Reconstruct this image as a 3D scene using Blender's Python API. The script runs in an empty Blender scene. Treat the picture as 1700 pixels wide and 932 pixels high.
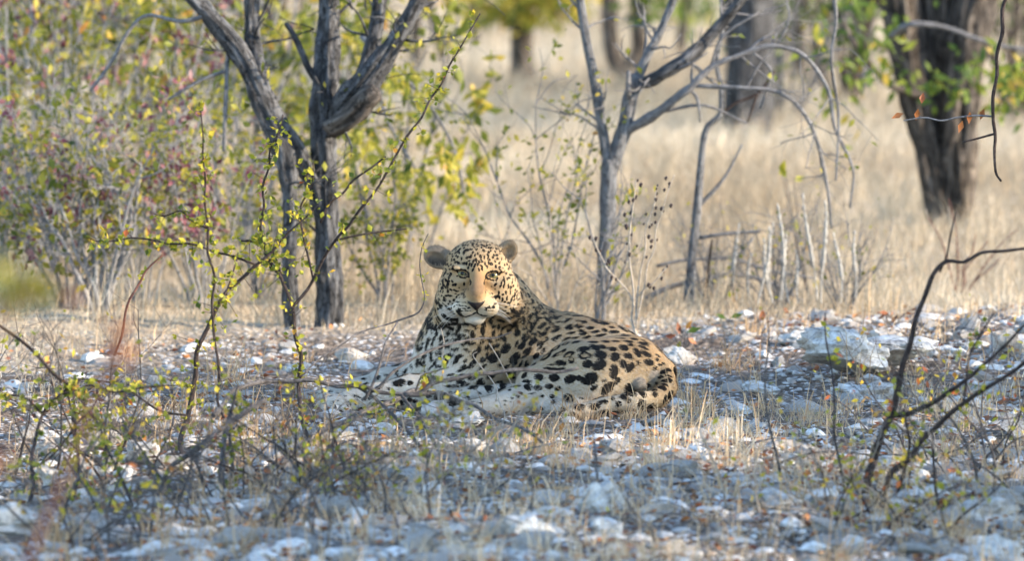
import bpy, math, random
import numpy as np
from mathutils import Vector

# ---------------------------------------------------------------- camera, sky, sun, exposure
SC = bpy.context.scene
COL = SC.collection
CAM_H, PITCH, FPX = 2.0, 0.0813, 12000.0      # eye height in m, downward tilt, focal length in photo pixels (1700 wide)
cam_d = bpy.data.cameras.new('camera'); cam = bpy.data.objects.new('camera', cam_d); COL.objects.link(cam)
cam.location = (0, 0, CAM_H); cam.rotation_euler = (math.pi/2 - PITCH, 0, 0)
cam_d.sensor_width = 36.0; cam_d.lens = FPX/1700*36.0
cam_d.clip_start = 0.5; cam_d.clip_end = 3000
cam_d.dof.use_dof = True; cam_d.dof.focus_distance = 19.82; cam_d.dof.aperture_fstop = 4.1
SC.camera = cam

SUN_EL, SUN_AZ = math.radians(20), math.radians(-14)      # azimuth measured from +X (right of picture); negative = towards the camera
SUNV = np.array([math.cos(SUN_EL)*math.cos(SUN_AZ), math.cos(SUN_EL)*math.sin(SUN_AZ), math.sin(SUN_EL)])
world = bpy.data.worlds.new('World'); SC.world = world; world.use_nodes = True
wn = world.node_tree; wn.nodes.clear()
sky = wn.nodes.new('ShaderNodeTexSky'); sky.sky_type = 'NISHITA'; sky.sun_disc = False
sky.sun_elevation = SUN_EL; sky.sun_rotation = math.pi/2 - SUN_AZ
sky.air_density = 1.0; sky.dust_density = 0.1; sky.ozone_density = 1.5
bg = wn.nodes.new('ShaderNodeBackground'); bg.inputs['Strength'].default_value = 0.15
wo = wn.nodes.new('ShaderNodeOutputWorld')
wn.links.new(sky.outputs[0], bg.inputs[0]); wn.links.new(bg.outputs[0], wo.inputs[0])
sl = bpy.data.lights.new('sun', 'SUN'); sl.energy = 3.1; sl.angle = math.radians(0.6); sl.color = (1.0, 0.83, 0.62)
so = bpy.data.objects.new('sun', sl); COL.objects.link(so)
so.rotation_euler = Vector(SUNV).to_track_quat('Z', 'Y').to_euler(); so.location = (30, -10, 20)
SC.view_settings.view_transform = 'Standard'; SC.view_settings.look = 'None'
SC.view_settings.exposure = 2.1; SC.view_settings.gamma = 1.0; SC.view_settings.use_curve_mapping = False
SC.cycles.use_denoising = True
SC.cycles.max_bounces = 4; SC.cycles.transparent_max_bounces = 8

# ---------------------------------------------------------------- helpers
rng = np.random.default_rng(7)
random.seed(7)
def P(px, py, d):
    """the point seen at photo pixel px,py that stands at distance d (m) from the camera along Y"""
    u = (px-850)/FPX; v = (466-py)/FPX
    c, s = math.cos(PITCH), math.sin(PITCH)
    dy = c + v*s; dz = -s + v*c
    return np.array([u*d/dy, d, CAM_H + dz*d/dy])
def rm(rpx, d): return rpx/FPX*d
def to_px(V):
    V = np.asarray(V, float); c, s = math.cos(PITCH), math.sin(PITCH)
    y = V[..., 1]; z = V[..., 2]-CAM_H
    f = y*c - z*s; up = y*s + z*c
    return 850+FPX*V[..., 0]/f, 466-FPX*up/f
def hash3(i, j, k, seed):
    n = (i*374761393 + j*668265263 + k*2147483647 + seed*974634777) & 0xffffffff
    n = ((n ^ (n >> 13))*1274126177) & 0xffffffff
    n = n ^ (n >> 16)
    return (n & 0xffff)/65535.0
def vnoise(p, seed=0):
    p = np.asarray(p, float); i = np.floor(p).astype(np.int64); f = p-i; f = f*f*(3-2*f)
    r = 0
    for a in (0, 1):
        for b in (0, 1):
            for c in (0, 1):
                w = (f[..., 0] if a else 1-f[..., 0])*(f[..., 1] if b else 1-f[..., 1])*(f[..., 2] if c else 1-f[..., 2])
                r = r + w*hash3(i[..., 0]+a, i[..., 1]+b, i[..., 2]+c, seed)
    return r*2-1
def fbm(p, seed=0, oct=4):
    r = 0; a = 1.0; p = np.asarray(p, float)
    for o in range(oct):
        r = r + a*vnoise(p*(2.03**o)+o*17.3, seed+o); a *= 0.5
    return r
def sstep(a, b, x):
    t = np.clip((x-a)/(b-a), 0, 1); return t*t*(3-2*t)
def gz(x, y):
    x = np.asarray(x, float); y = np.asarray(y, float)
    q = np.stack([x, y, x*0], -1)
    near = np.exp(-((y-19.5)/9)**2)
    return 0.045*vnoise(q*0.55, 3)*near + 0.02*vnoise(q*1.7, 4)*near - 0.05*sstep(22.5, 25, y) + 0.0
_g0 = float(gz(0.0, 20.05))
def GZ(x, y): return gz(x, y)-_g0
def ground_at(px, py):
    d = 20.0
    for _ in range(30):
        p = P(px, py, d); d += (p[2]-float(GZ(p[0], d)))/0.09*0.7
        d = min(max(d, 6), 90)
    p = P(px, py, d); p[2] = float(GZ(p[0], d)); return p

def mk_mesh(name, V, faces, attrs=None, smooth=True):
    """faces: list of int arrays (n,3) or (n,4)"""
    V = np.ascontiguousarray(V, dtype=np.float32)
    me = bpy.data.meshes.new(name)
    faces = [np.asarray(f, np.int32) for f in faces if len(f)]
    nl = sum(f.size for f in faces); nf = sum(len(f) for f in faces)
    me.vertices.add(len(V)); me.vertices.foreach_set('co', V.ravel())
    me.loops.add(nl); me.polygons.add(nf)
    me.loops.foreach_set('vertex_index', np.concatenate([f.ravel() for f in faces]))
    tot = np.concatenate([np.full(len(f), f.shape[1], np.int32) for f in faces])
    st = np.concatenate([[0], np.cumsum(tot)[:-1]]).astype(np.int32)
    me.polygons.foreach_set('loop_start', st)
    me.polygons.foreach_set('use_smooth', np.full(nf, smooth))
    for k, a in (attrs or {}).items():
        a = np.asarray(a, np.float32)
        if a.ndim == 1:
            me.attributes.new(k, 'FLOAT', 'POINT').data.foreach_set('value', a)
        else:
            me.attributes.new(k, 'FLOAT_VECTOR', 'POINT').data.foreach_set('vector', a.ravel())
    me.update(calc_edges=True); me.validate()
    return me
class MB:
    """collects shapes that become ONE mesh object"""
    def __init__(s): s.V = []; s.F = {3: [], 4: []}; s.A = {}; s.n = 0
    def add(s, V, F, **attrs):
        for f in F:
            f = np.asarray(f)
            if len(f): s.F[f.shape[1]].append(f+s.n)
        s.V.append(np.asarray(V)); s.n += len(V)
        for k, a in attrs.items(): s.A.setdefault(k, []).append(np.asarray(a))
    def mesh(s, name, smooth=True):
        fs = [np.concatenate(s.F[k]) for k in (3, 4) if s.F[k]]
        return mk_mesh(name, np.concatenate(s.V), fs, {k: np.concatenate(a) for k, a in s.A.items()}, smooth)
    def build(s, name, mat, parent=None, smooth=True, origin=None):
        if origin is not None: s.V = [v-np.asarray(origin) for v in s.V]
        return obj(name, s.mesh(name, smooth), mat, parent, None if parent is not None else origin)
def obj(name, me, mat, parent=None, loc=None):
    o = bpy.data.objects.new(name, me)
    if mat is not None and not me.materials: me.materials.append(mat)
    COL.objects.link(o)
    if parent is not None: o.parent = parent
    if loc is not None: o.location = loc
    return o
def tag(o, label=None, cat=None, group=None, kind=None):
    if label: o['label'] = label
    if cat: o['category'] = cat
    if group: o['group'] = group
    if kind: o['kind'] = kind
    return o
def thing(name, loc, label, cat, group=None):
    o = bpy.data.objects.new(name, None); COL.objects.link(o); o.location = tuple(loc); o.empty_display_size = 0.1
    return tag(o, label, cat, group)

def catmull(pts, n):
    pts = np.asarray(pts, float); m = len(pts)
    if m == 2:
        t = np.linspace(0, 1, n*1+1)[:, None]; return pts[0]*(1-t)+pts[1]*t
    ext = np.vstack([2*pts[0]-pts[1], pts, 2*pts[-1]-pts[-2]])
    out = []
    for i in range(m-1):
        p0, p1, p2, p3 = ext[i:i+4]
        t = np.linspace(0, 1, n, endpoint=False)[:, None]
        out.append(0.5*((2*p1)+(-p0+p2)*t+(2*p0-5*p1+4*p2-p3)*t*t+(-p0+3*p1-3*p2+p3)*t**3))
    out.append(pts[-1:]); return np.vstack(out)
def tube(mb, pts, sides=8, sub=4, rough=0.0, ridges=0.0, seed=0, cap=True):
    """pts: rows of x,y,z,r"""
    C = catmull(pts, sub); c = C[:, :3]; r = np.maximum(C[:, 3], 1e-4); n = len(c)
    T = np.gradient(c, axis=0); T /= np.linalg.norm(T, axis=1)[:, None]+1e-9
    N = np.zeros_like(c); a = np.array([1, 0, 0.]) if abs(T[0, 0]) < 0.8 else np.array([0, 1, 0.])
    v = np.cross(T[0], a); N[0] = v/np.linalg.norm(v)
    for i in range(1, n):
        v = N[i-1]-T[i]*np.dot(N[i-1], T[i]); N[i] = v/(np.linalg.norm(v)+1e-9)
    B = np.cross(T, N)
    th = np.arange(sides)/sides*2*np.pi
    L = np.concatenate([[0], np.cumsum(np.linalg.norm(np.diff(c, axis=0), axis=1))])
    ct, st = np.cos(th), np.sin(th)
    R = np.repeat(r[:, None], sides, 1)
    if rough or ridges:
        q = np.stack([np.repeat(ct[None], n, 0)*1.3, np.repeat(st[None], n, 0)*1.3, np.repeat(L[:, None]/max(r.mean(), 1e-3)*0.35, sides, 1)], -1)+seed*7.7
        if rough: R = R*(1+rough*fbm(q, seed, 3))
        if ridges:
            q2 = q*np.array([3.2, 3.2, 0.55])
            R = R*(1-ridges*np.abs(fbm(q2, seed+5, 3)))
    V = c[:, None]+N[:, None]*(R*ct)[..., None]+B[:, None]*(R*st)[..., None]
    bark = np.stack([np.repeat(ct[None], n, 0)*r[:, None], np.repeat(st[None], n, 0)*r[:, None], np.repeat(L[:, None], sides, 1)], -1).reshape(-1, 3)
    bark = bark + np.array([seed*1.37 % 9, 0, seed*0.71 % 9])
    idx = np.arange(n*sides).reshape(n, sides)
    F = np.stack([idx[:-1], np.roll(idx[:-1], -1, 1), np.roll(idx[1:], -1, 1), idx[1:]], -1).reshape(-1, 4)
    V = V.reshape(-1, 3); fs = [F]
    if cap:
        V = np.vstack([V, c[-1:]+T[-1:]*r[-1]*0.4, c[:1]]); bark = np.vstack([bark, bark[-1:], bark[:1]])
        k = n*sides; l = idx[-1]; fs.append(np.stack([l, np.roll(l, -1), np.full(sides, k)], -1))
        l = idx[0]; fs.append(np.stack([np.roll(l, -1), l, np.full(sides, k+1)], -1))
    mb.add(V, fs, bark=bark)
    return c, r, T
def norm(v): v = np.asarray(v, float); return v/(np.linalg.norm(v, axis=-1, keepdims=True)+1e-9)
def leaves(mb, C, D, N, Ls, Ws, rnd, fold=0.25):
    """oval leaves: base C, direction D, face normal N, length, width; each 5 verts, 4 triangles"""
    D = norm(D); S = norm(np.cross(D, N)); U = np.cross(S, D); n = len(C)
    Ls = np.broadcast_to(Ls, n)[:, None]; Ws = np.broadcast_to(Ws, n)[:, None]
    B = C; T = C+D*Ls-U*Ls*0.12; M = C+D*Ls*0.5-U*Ws*fold
    Lf = C+D*Ls*0.45-S*Ws*0.5; Rt = C+D*Ls*0.45+S*Ws*0.5
    V = np.stack([B, Rt, T, Lf, M], 1).reshape(-1, 3)
    o = (np.arange(n)*5)[:, None]
    F = np.concatenate([o+np.array([[0, 1, 4]]), o+np.array([[1, 2, 4]]), o+np.array([[2, 3, 4]]), o+np.array([[3, 0, 4]])])
    mb.add(V, [F], rnd=np.repeat(np.broadcast_to(rnd, n), 5))

# ---------------------------------------------------------------- materials
def mat(name):
    m = bpy.data.materials.new(name); m.use_nodes = True; nt = m.node_tree
    return m, nt, nt.nodes['Principled BSDF']
def nd(nt, t, **k):
    n = nt.nodes.new(t)
    for a, v in k.items():
        if a in n.inputs: n.inputs[a].default_value = v
        else: setattr(n, a, v)
    return n
def ramp(nt, stops, fac=None):
    r = nt.nodes.new('ShaderNodeValToRGB'); e = r.color_ramp.elements
    while len(e) < len(stops): e.new(0.5)
    for i, (p, c) in enumerate(stops): e[i].position = p; e[i].color = (*c, 1)
    if fac is not None: nt.links.new(fac, r.inputs[0])
    return r
def mixc(nt, fac, a, b, mode='MIX'):
    m = nt.nodes.new('ShaderNodeMix'); m.data_type = 'RGBA'; m.blend_type = mode
    for s, v in ((m.inputs[0], fac), (m.inputs[6], a), (m.inputs[7], b)):
        if hasattr(v, 'is_linked'): nt.links.new(v, s)
        elif isinstance(v, (int, float)): s.default_value = v
        else: s.default_value = (*v, 1)
    return m.outputs[2]
def math_(nt, op, a, b=None, c=None):
    m = nt.nodes.new('ShaderNodeMath'); m.operation = op
    for i, v in enumerate((a, b, c)):
        if v is None: continue
        if hasattr(v, 'is_linked'): nt.links.new(v, m.inputs[i])
        else: m.inputs[i].default_value = v
    return m.outputs[0]
def attr(nt, n): a = nt.nodes.new('ShaderNodeAttribute'); a.attribute_name = n; return a
def noise(nt, vec, scale, detail=4, rough=0.6):
    n = nd(nt, 'ShaderNodeTexNoise'); n.inputs['Scale'].default_value = scale; n.inputs['Detail'].default_value = detail; n.inputs['Roughness'].default_value = rough
    if vec is not None: nt.links.new(vec, n.inputs['Vector'])
    return n
def bump(nt, h, bsdf, strength, dist):
    b = nd(nt, 'ShaderNodeBump'); b.inputs['Strength'].default_value = strength; b.inputs['Distance'].default_value = dist
    nt.links.new(h, b.inputs['Height']); nt.links.new(b.outputs[0], bsdf.inputs['Normal'])
def bark_mat(name, dark, mid, light, fis=60, lich=None):
    m, nt, b = mat(name); a = attr(nt, 'bark')
    mp = nd(nt, 'ShaderNodeMapping'); mp.inputs['Scale'].default_value = (1, 1, 0.26); nt.links.new(a.outputs['Vector'], mp.inputs[0])
    n1 = noise(nt, mp.outputs[0], fis, 6, 0.65); n2 = noise(nt, a.outputs['Vector'], 6, 3)
    r = ramp(nt, [(0.36, dark), (0.5, mid), (0.68, light)], n1.outputs[0])
    c = mixc(nt, math_(nt, 'MULTIPLY', n2.outputs[0], 0.5), r.outputs[0], mid)
    n4 = noise(nt, a.outputs['Vector'], fis*.8, 4, 0.7); c = mixc(nt, ramp(nt, [(0.40, (.8, .8, .8)), (0.47, (0, 0, 0))], n4.outputs[0]).outputs[0], c, dark)
    if lich:
        n3 = noise(nt, a.outputs['Vector'], 22, 4); c = mixc(nt, ramp(nt, [(0.56, (0, 0, 0)), (0.66, (1, 1, 1))], n3.outputs[0]).outputs[0], c, lich)
    nt.links.new(c, b.inputs['Base Color']); b.inputs['Roughness'].default_value = 0.9; b.inputs['Specular IOR Level'].default_value = 0.2
    bump(nt, n1.outputs[0], b, 0.9, 0.02); return m
def leaf_mat(name, stops, trans=0.35):
    m, nt, b = mat(name); a = attr(nt, 'rnd')
    r = ramp(nt, stops, a.outputs['Fac'])
    nt.links.new(r.outputs[0], b.inputs['Base Color']); b.inputs['Roughness'].default_value = 0.55; b.inputs['Specular IOR Level'].default_value = 0.3
    t = nd(nt, 'ShaderNodeBsdfTranslucent'); nt.links.new(r.outputs[0], t.inputs[0])
    mx = nd(nt, 'ShaderNodeMixShader'); mx.inputs[0].default_value = trans
    nt.links.new(b.outputs[0], mx.inputs[1]); nt.links.new(t.outputs[0], mx.inputs[2])
    nt.links.new(mx.outputs[0], nt.nodes['Material Output'].inputs[0]); return m
M = {}
M['bark_grey'] = bark_mat('bark_grey', (0.011, 0.011, 0.012), (0.062, 0.062, 0.066), (0.205, 0.21, 0.225), 55)
M['bark_smooth'] = bark_mat('bark_smooth', (0.055, 0.055, 0.06), (0.14, 0.142, 0.152), (0.26, 0.265, 0.28), 70)
M['twig_fore'] = bark_mat('twig_fore', (0.045, 0.04, 0.04), (0.11, 0.10, 0.098), (0.23, 0.212, 0.207), 120)
M['bark_brown'] = bark_mat('bark_brown', (0.014, 0.012, 0.011), (0.075, 0.063, 0.055), (0.22, 0.19, 0.165), 38)
M['twig_dark'] = bark_mat('twig_dark', (0.022, 0.016, 0.015), (0.055, 0.041, 0.038), (0.13, 0.10, 0.095), 120)
M['twig_grey'] = bark_mat('twig_grey', (0.10, 0.098, 0.102), (0.19, 0.187, 0.195), (0.33, 0.325, 0.335), 120)
M['twig_red'] = bark_mat('twig_red', (0.09, 0.035, 0.03), (0.17, 0.075, 0.06), (0.28, 0.15, 0.12), 120)
M['twig_pale'] = bark_mat('twig_pale', (0.28, 0.23, 0.19), (0.42, 0.36, 0.30), (0.58, 0.52, 0.45), 120)
YG = [(0.0, (0.09, 0.12, 0.014)), (0.28, (0.21, 0.225, 0.02)), (0.55, (0.36, 0.33, 0.03)), (0.8, (0.50, 0.37, 0.035)), (0.93, (0.50, 0.24, 0.04)), (1.0, (0.36, 0.10, 0.03))]
M['leaf_small'] = leaf_mat('leaf_small', YG)
M['leaf_back'] = leaf_mat('leaf_back', [(0.0, (0.06, 0.085, 0.014)), (0.3, (0.16, 0.18, 0.025)), (0.6, (0.33, 0.30, 0.04)), (0.85, (0.50, 0.38, 0.06)), (1.0, (0.45, 0.22, 0.06))], .45)
M['leaf_green'] = leaf_mat('leaf_green', [(0.0, (0.03, 0.06, 0.01)), (0.5, (0.08, 0.13, 0.018)), (0.85, (0.22, 0.25, 0.03)), (1.0, (0.4, 0.28, 0.05))])
M['leaf_brown'] = leaf_mat('leaf_brown', [(0.0, (0.09, 0.028, 0.016)), (0.4, (0.26, 0.085, 0.03)), (0.7, (0.44, 0.18, 0.06)), (1.0, (0.52, 0.32, 0.16))], 0.15)
M['pod_red'] = leaf_mat('pod_red', [(0.0, (0.11, 0.035, 0.055)), (0.5, (0.21, 0.07, 0.09)), (1.0, (0.33, 0.19, 0.18))], 0.25)
M['straw'] = leaf_mat('straw', [(0.0, (0.36, 0.22, 0.115)), (0.4, (0.52, 0.355, 0.20)), (0.8, (0.66, 0.49, 0.31)), (1.0, (0.76, 0.63, 0.46))], 0.3)
M['straw_far'] = leaf_mat('straw_far', [(0.0, (0.33, 0.25, 0.165)), (0.5, (0.50, 0.405, 0.285)), (1.0, (0.67, 0.575, 0.44))], 0.3)
def stone_mat(name, c0, c1, c2, stain):
    m, nt, b = mat(name); tc = nd(nt, 'ShaderNodeTexCoord'); oi = nd(nt, 'ShaderNodeObjectInfo')
    ad = nd(nt, 'ShaderNodeVectorMath'); ad.operation = 'ADD'; nt.links.new(tc.outputs['Object'], ad.inputs[0]); nt.links.new(oi.outputs['Location'], ad.inputs[1])
    n1 = noise(nt, ad.outputs[0], 14, 6, 0.7); n2 = noise(nt, ad.outputs[0], 45, 5, 0.7); n3 = noise(nt, ad.outputs[0], 5, 3)
    r = ramp(nt, [(0.3, c0), (0.5, c1), (0.65, c2)], n1.outputs[0])
    k = ramp(nt, [(0.50, (0, 0, 0)), (0.68, (1, 1, 1))], n2.outputs[0])
    c = mixc(nt, math_(nt, 'MULTIPLY', k.outputs[0], 0.75), r.outputs[0], stain)
    c = mixc(nt, ramp(nt, [(0.48, (0, 0, 0)), (0.68, (0.65, 0.65, 0.65))], n3.outputs[0]).outputs[0], c, (0.36, 0.27, 0.19))
    nt.links.new(c, b.inputs['Base Color']); b.inputs['Roughness'].default_value = 0.95; b.inputs['Specular IOR Level'].default_value = 0.15
    h = math_(nt, 'ADD', n1.outputs[0], math_(nt, 'MULTIPLY', n2.outputs[0], 0.5))
    bump(nt, h, b, 0.9, 0.012); return m
M['stone_shade'] = stone_mat('hollow_shade_stone', (0.03, 0.029, 0.03), (0.075, 0.074, 0.076), (0.16, 0.157, 0.16), (0.03, 0.028, 0.028))  # near-black stone colour standing in for the shadow in the left hollow
M['stone'] = stone_mat('limestone', (0.22, 0.205, 0.19), (0.46, 0.445, 0.42), (0.68, 0.665, 0.635), (0.10, 0.09, 0.083))
# ---------------------------------------------------------------- ground sheet
def axis(lo, hi, step, far, g=1.22):
    a = list(np.arange(lo, hi+1e-6, step)); s = step
    while a[-1] < far: s *= g; a.append(a[-1]+s)
    s = step; b = []; x = lo
    while x > -far: s *= g; x -= s; b.append(x)
    return np.array(b[::-1]+a)
xs = axis(-2.6, 2.6, 0.022, 900); ys = axis(14.5, 25.0, 0.03, 1500)
X, Y = np.meshgrid(xs, ys)
q = np.stack([X, Y, X*0], -1)
Z = GZ(X, Y)
nearw = np.exp(-((Y-18.5)/6)**4)*np.exp(-(X/4)**4)
Z = Z + nearw*(0.012*fbm(q*7, 11, 3)+0.010*np.abs(fbm(q*22, 21, 2)))
idx = np.arange(X.size).reshape(X.shape)
F = np.stack([idx[:-1, :-1], idx[:-1, 1:], idx[1:, 1:], idx[1:, :-1]], -1).reshape(-1, 4)
EDGE = lambda x: 22.3+0.42*x
def rocky(x, y):
    q = np.stack([x, y, x*0], -1)
    return 1-sstep(-0.5, 0.45, y-EDGE(x)+0.36*fbm(q*0.9, 31, 3))
me = mk_mesh('ground', np.stack([X, Y, Z], -1).reshape(-1, 3), [F], {'rocky': rocky(X, Y).ravel()})
m, nt, b = mat('ground'); tc = nd(nt, 'ShaderNodeTexCoord'); oc = tc.outputs['Object']
n1 = noise(nt, oc, 5, 6); n2 = noise(nt, oc, 40, 5, 0.7); n3 = noise(nt, oc, 0.35, 4)
vo = nd(nt, 'ShaderNodeTexVoronoi'); vo.inputs['Scale'].default_value = 45; nt.links.new(oc, vo.inputs['Vector'])
soil = ramp(nt, [(0.3, (0.03, 0.022, 0.017)), (0.5, (0.125, 0.095, 0.075)), (0.7, (0.30, 0.25, 0.205))], n2.outputs[0]).outputs[0]
chips = ramp(nt, [(0.25, (1, 1, 1)), (0.42, (0, 0, 0))], vo.outputs['Distance']).outputs[0]
chips = math_(nt, 'MULTIPLY', chips, ramp(nt, [(0.42, (0, 0, 0)), (0.58, (1, 1, 1))], n1.outputs[0]).outputs[0])
soil = mixc(nt, chips, soil, (0.62, 0.61, 0.60))
stw = ramp(nt, [(0.3, (0.25, 0.19, 0.13)), (0.5, (0.40, 0.32, 0.225)), (0.7, (0.54, 0.45, 0.34))], n1.outputs[0]).outputs[0]
stw = mixc(nt, ramp(nt, [(0.45, (0, 0, 0)), (0.7, (0.6, 0.6, 0.6))], n3.outputs[0]).outputs[0], stw, (0.58, 0.51, 0.41))
nt.links.new(mixc(nt, attr(nt, 'rocky').outputs['Fac'], stw, soil), b.inputs['Base Color'])
b.inputs['Roughness'].default_value = 0.97; b.inputs['Specular IOR Level'].default_value = 0.1
bump(nt, math_(nt, 'ADD', n2.outputs[0], math_(nt, 'MULTIPLY', vo.outputs['Distance'], -1)), b, 0.8, 0.015)
tag(obj('ground', me, m), kind='structure')
rng = np.random.default_rng(101)
# ---------------------------------------------------------------- leopard
def LP(px, py, d): return P(px, py, 20.0+d)
def LR(r, d=0.0): return rm(r, 20.0+d)
PR = []      # body primitives (a, b, ra, rb, k, label) or ellipsoids
def cone(a, b, ra, rb, k, lab):
    PR.append(dict(t='c', a=LP(*a), b=LP(*b), ra=LR(ra), rb=LR(rb), k=LR(k), lab=lab))
def chain(pts, k, lab):
    for p, q_ in zip(pts[:-1], pts[1:]): cone(p[:3], q_[:3], p[3], q_[3], k, lab)
def ell(c, r, k, lab, roll=0.0, yaw=0.0, op=1):
    """c = px,py,d ; r = half sizes in photo px (across, up, deep); roll in the picture plane, yaw about the vertical (degrees)"""
    a = math.radians(roll); y = math.radians(yaw)
    Rr = np.array([[math.cos(a), 0, -math.sin(a)], [0, 1, 0], [math.sin(a), 0, math.cos(a)]])
    Ry = np.array([[math.cos(y), -math.sin(y), 0], [math.sin(y), math.cos(y), 0], [0, 0, 1]])
    PR.append(dict(t='e', c=LP(*c), r=np.array([LR(r[0]), LR(r[2]), LR(r[1])]), R=Ry@Rr, k=LR(k), lab=lab, op=op))
# trunk
chain([(778, 602, .20, 84), (856, 592, .25, 80), (935, 600, .27, 77), (1000, 610, .26, 70), (1050, 624, .21, 59)], 26, 'torso')
ell((1082, 640, .15), (38, 42, 45), 22, 'hip')
# neck and shoulders
cone((792, 478, .06), (776, 575, .17), 55, 80, 22, 'neck')
cone((835, 490, .09), (868, 560, .24), 40, 62, 22, 'neck')
cone((830, 580, .16), (745, 648, .07), 56, 34, 22, 'shoulder')
cone((760, 570, .16), (712, 622, .20), 60, 36, 22, 'chest')
# near and far fore legs
chain([(738, 648, .07, 34), (680, 652, .05, 28), (625, 660, .03, 21), (585, 668, .02, 21)], 12, 'foreleg')
ell((562, 671, .01), (30, 16, 26), 10, 'forepaw')
for tx, ty, td in ((534, 674, .03), (541, 679, -.02), (556, 681, -.05), (574, 681, -.055)): ell((tx, ty, td), (10, 9, 12), 3, 'forepaw')
chain([(708, 622, .24, 32), (640, 636, .22, 23), (592, 646, .20, 18)], 12, 'foreleg')
ell((560, 654, .18), (30, 14, 24), 10, 'forepaw')
for tx, ty, td in ((533, 657, .19), (536, 661, .15), (546, 664, .12)): ell((tx, ty, td), (10, 9, 12), 3, 'forepaw')
# haunch, hind legs
chain([(1046, 616, .14, 60), (955, 624, .03, 56), (890, 640, -.01, 34)], 16, 'thigh')
chain([(892, 652, -.02, 26), (850, 667, -.09, 20), (800, 678, -.15, 17)], 10, 'hindleg')
ell((785, 681, -.16), (22, 16, 22), 8, 'hindpaw')
for tx, ty, td in ((762, 683, -.13), (764, 688, -.18), (774, 691, -.21), (788, 692, -.22)): ell((tx, ty, td), (10, 9.5, 12), 3, 'hindpaw')
chain([(880, 655, .04, 22), (830, 655, .02, 15), (790, 656, .0, 15)], 10, 'hindleg')
ell((774, 657, -.01), (19, 14, 18), 8, 'hindpaw')
for tx, ty, td in ((755, 655, .01), (757, 662, -.03), (768, 666, -.05)): ell((tx, ty, td), (9, 8.5, 11), 3, 'hindpaw')
ell((930, 676, -.02), (50, 20, 40), 14, 'hindleg')
# tail and scrotum
chain([(1072, 598, .16, 27), (1100, 618, .12, 21), (1108, 645, .04, 15), (1088, 663, -.03, 14), (1045, 667, -.08, 14), (1000, 674, -.11, 13), (962, 684, -.14, 12), (940, 690, -.16, 9)], 7, 'tail')
ell((1060, 638, .035), (12, 11, 11), 5, 'scrotum'); ell((1077, 624, .075), (15, 14, 13), 6, 'scrotum')
# head
HD = 0.0
ell((746, 508, .05), (25, 38, 40), 16, 'neck'); ell((844, 506, .055), (26, 36, 40), 16, 'neck')
ell((793, 446, HD+.02), (55, 48, 62), 10, 'head')
ell((760, 481, HD-.005), (33, 37, 42), 14, 'head'); ell((828, 483, HD-.005), (34, 38, 42), 14, 'head')
ell((790, 503, HD-.085), (31, 26, 40), 10, 'head')
cone((793, 446, HD-.068), (791, 489, HD-.143), 11.5, 13.5, 13, 'head')
ell((773, 511, HD-.112), (22, 16, 26), 7, 'head'); ell((807, 511, HD-.112), (21, 16, 26), 7, 'head')
ell((788, 529, HD-.088), (17, 11, 24), 6, 'head')
ell((763, 446, HD-.060), (17, 5, 10), 5, 'head', roll=-4); ell((822, 448, HD-.058), (17, 5, 10), 5, 'head', roll=-6)
ell((753, 468, HD-.046), (17, 9, 16), 8, 'head', roll=-18); ell((833, 471, HD-.046), (17, 9, 16), 8, 'head', roll=18)
ell((767, 455.5, HD-.10), (11, 5.2, 22), 2.5, 'socket', roll=-14, op=-1); ell((818, 459, HD-.10), (10.5, 6.4, 22), 2.5, 'socket', roll=8, op=-1)
# ears: thick rounded cups
ell((727, 428, HD+.030), (25, 18.5, 10), 8, 'ear', roll=-20, yaw=16)
ell((723, 431, HD+.002), (20, 14, 14), 2.5, 'earin', roll=-20, yaw=16, op=-1)
ell((841, 420, HD+.030), (16.5, 22, 10), 8, 'ear', roll=-38, yaw=-10)
ell((845, 419, HD+.004), (12, 16.5, 13), 2.5, 'earin', roll=-38, yaw=-10, op=-1)

VS = 0.0034
allp = []
for p in PR:
    if p['t'] == 'c': allp += [p['a']-max(p['ra'], p['rb']), p['a']+max(p['ra'], p['rb']), p['b']-max(p['ra'], p['rb']), p['b']+max(p['ra'], p['rb'])]
    else: allp += [p['c']-p['r'].max(), p['c']+p['r'].max()]
lo = np.min(allp, 0)-0.02; hi = np.max(allp, 0)+0.02
dim = np.ceil((hi-lo)/VS).astype(int)+1
FLD = np.full(dim, 0.3, np.float32)
def pdist(p, Q):
    if p['t'] == 'c':
        ba = (p['b']-p['a']).astype(np.float32); pa = Q-p['a'].astype(np.float32)
        t = np.clip((pa@ba)/float(ba@ba), 0, 1)
        dd = pa-t[..., None]*ba
        return np.sqrt((dd*dd).sum(-1))-(p['ra']+t*(p['rb']-p['ra']))
    qv = (Q-p['c'].astype(np.float32))@p['R'].astype(np.float32)
    k0 = np.sqrt(((qv/p['r'].astype(np.float32))**2).sum(-1)); k1 = np.sqrt(((qv/(p['r']**2).astype(np.float32))**2).sum(-1))+1e-6
    return k0*(k0-1)/k1
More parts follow.
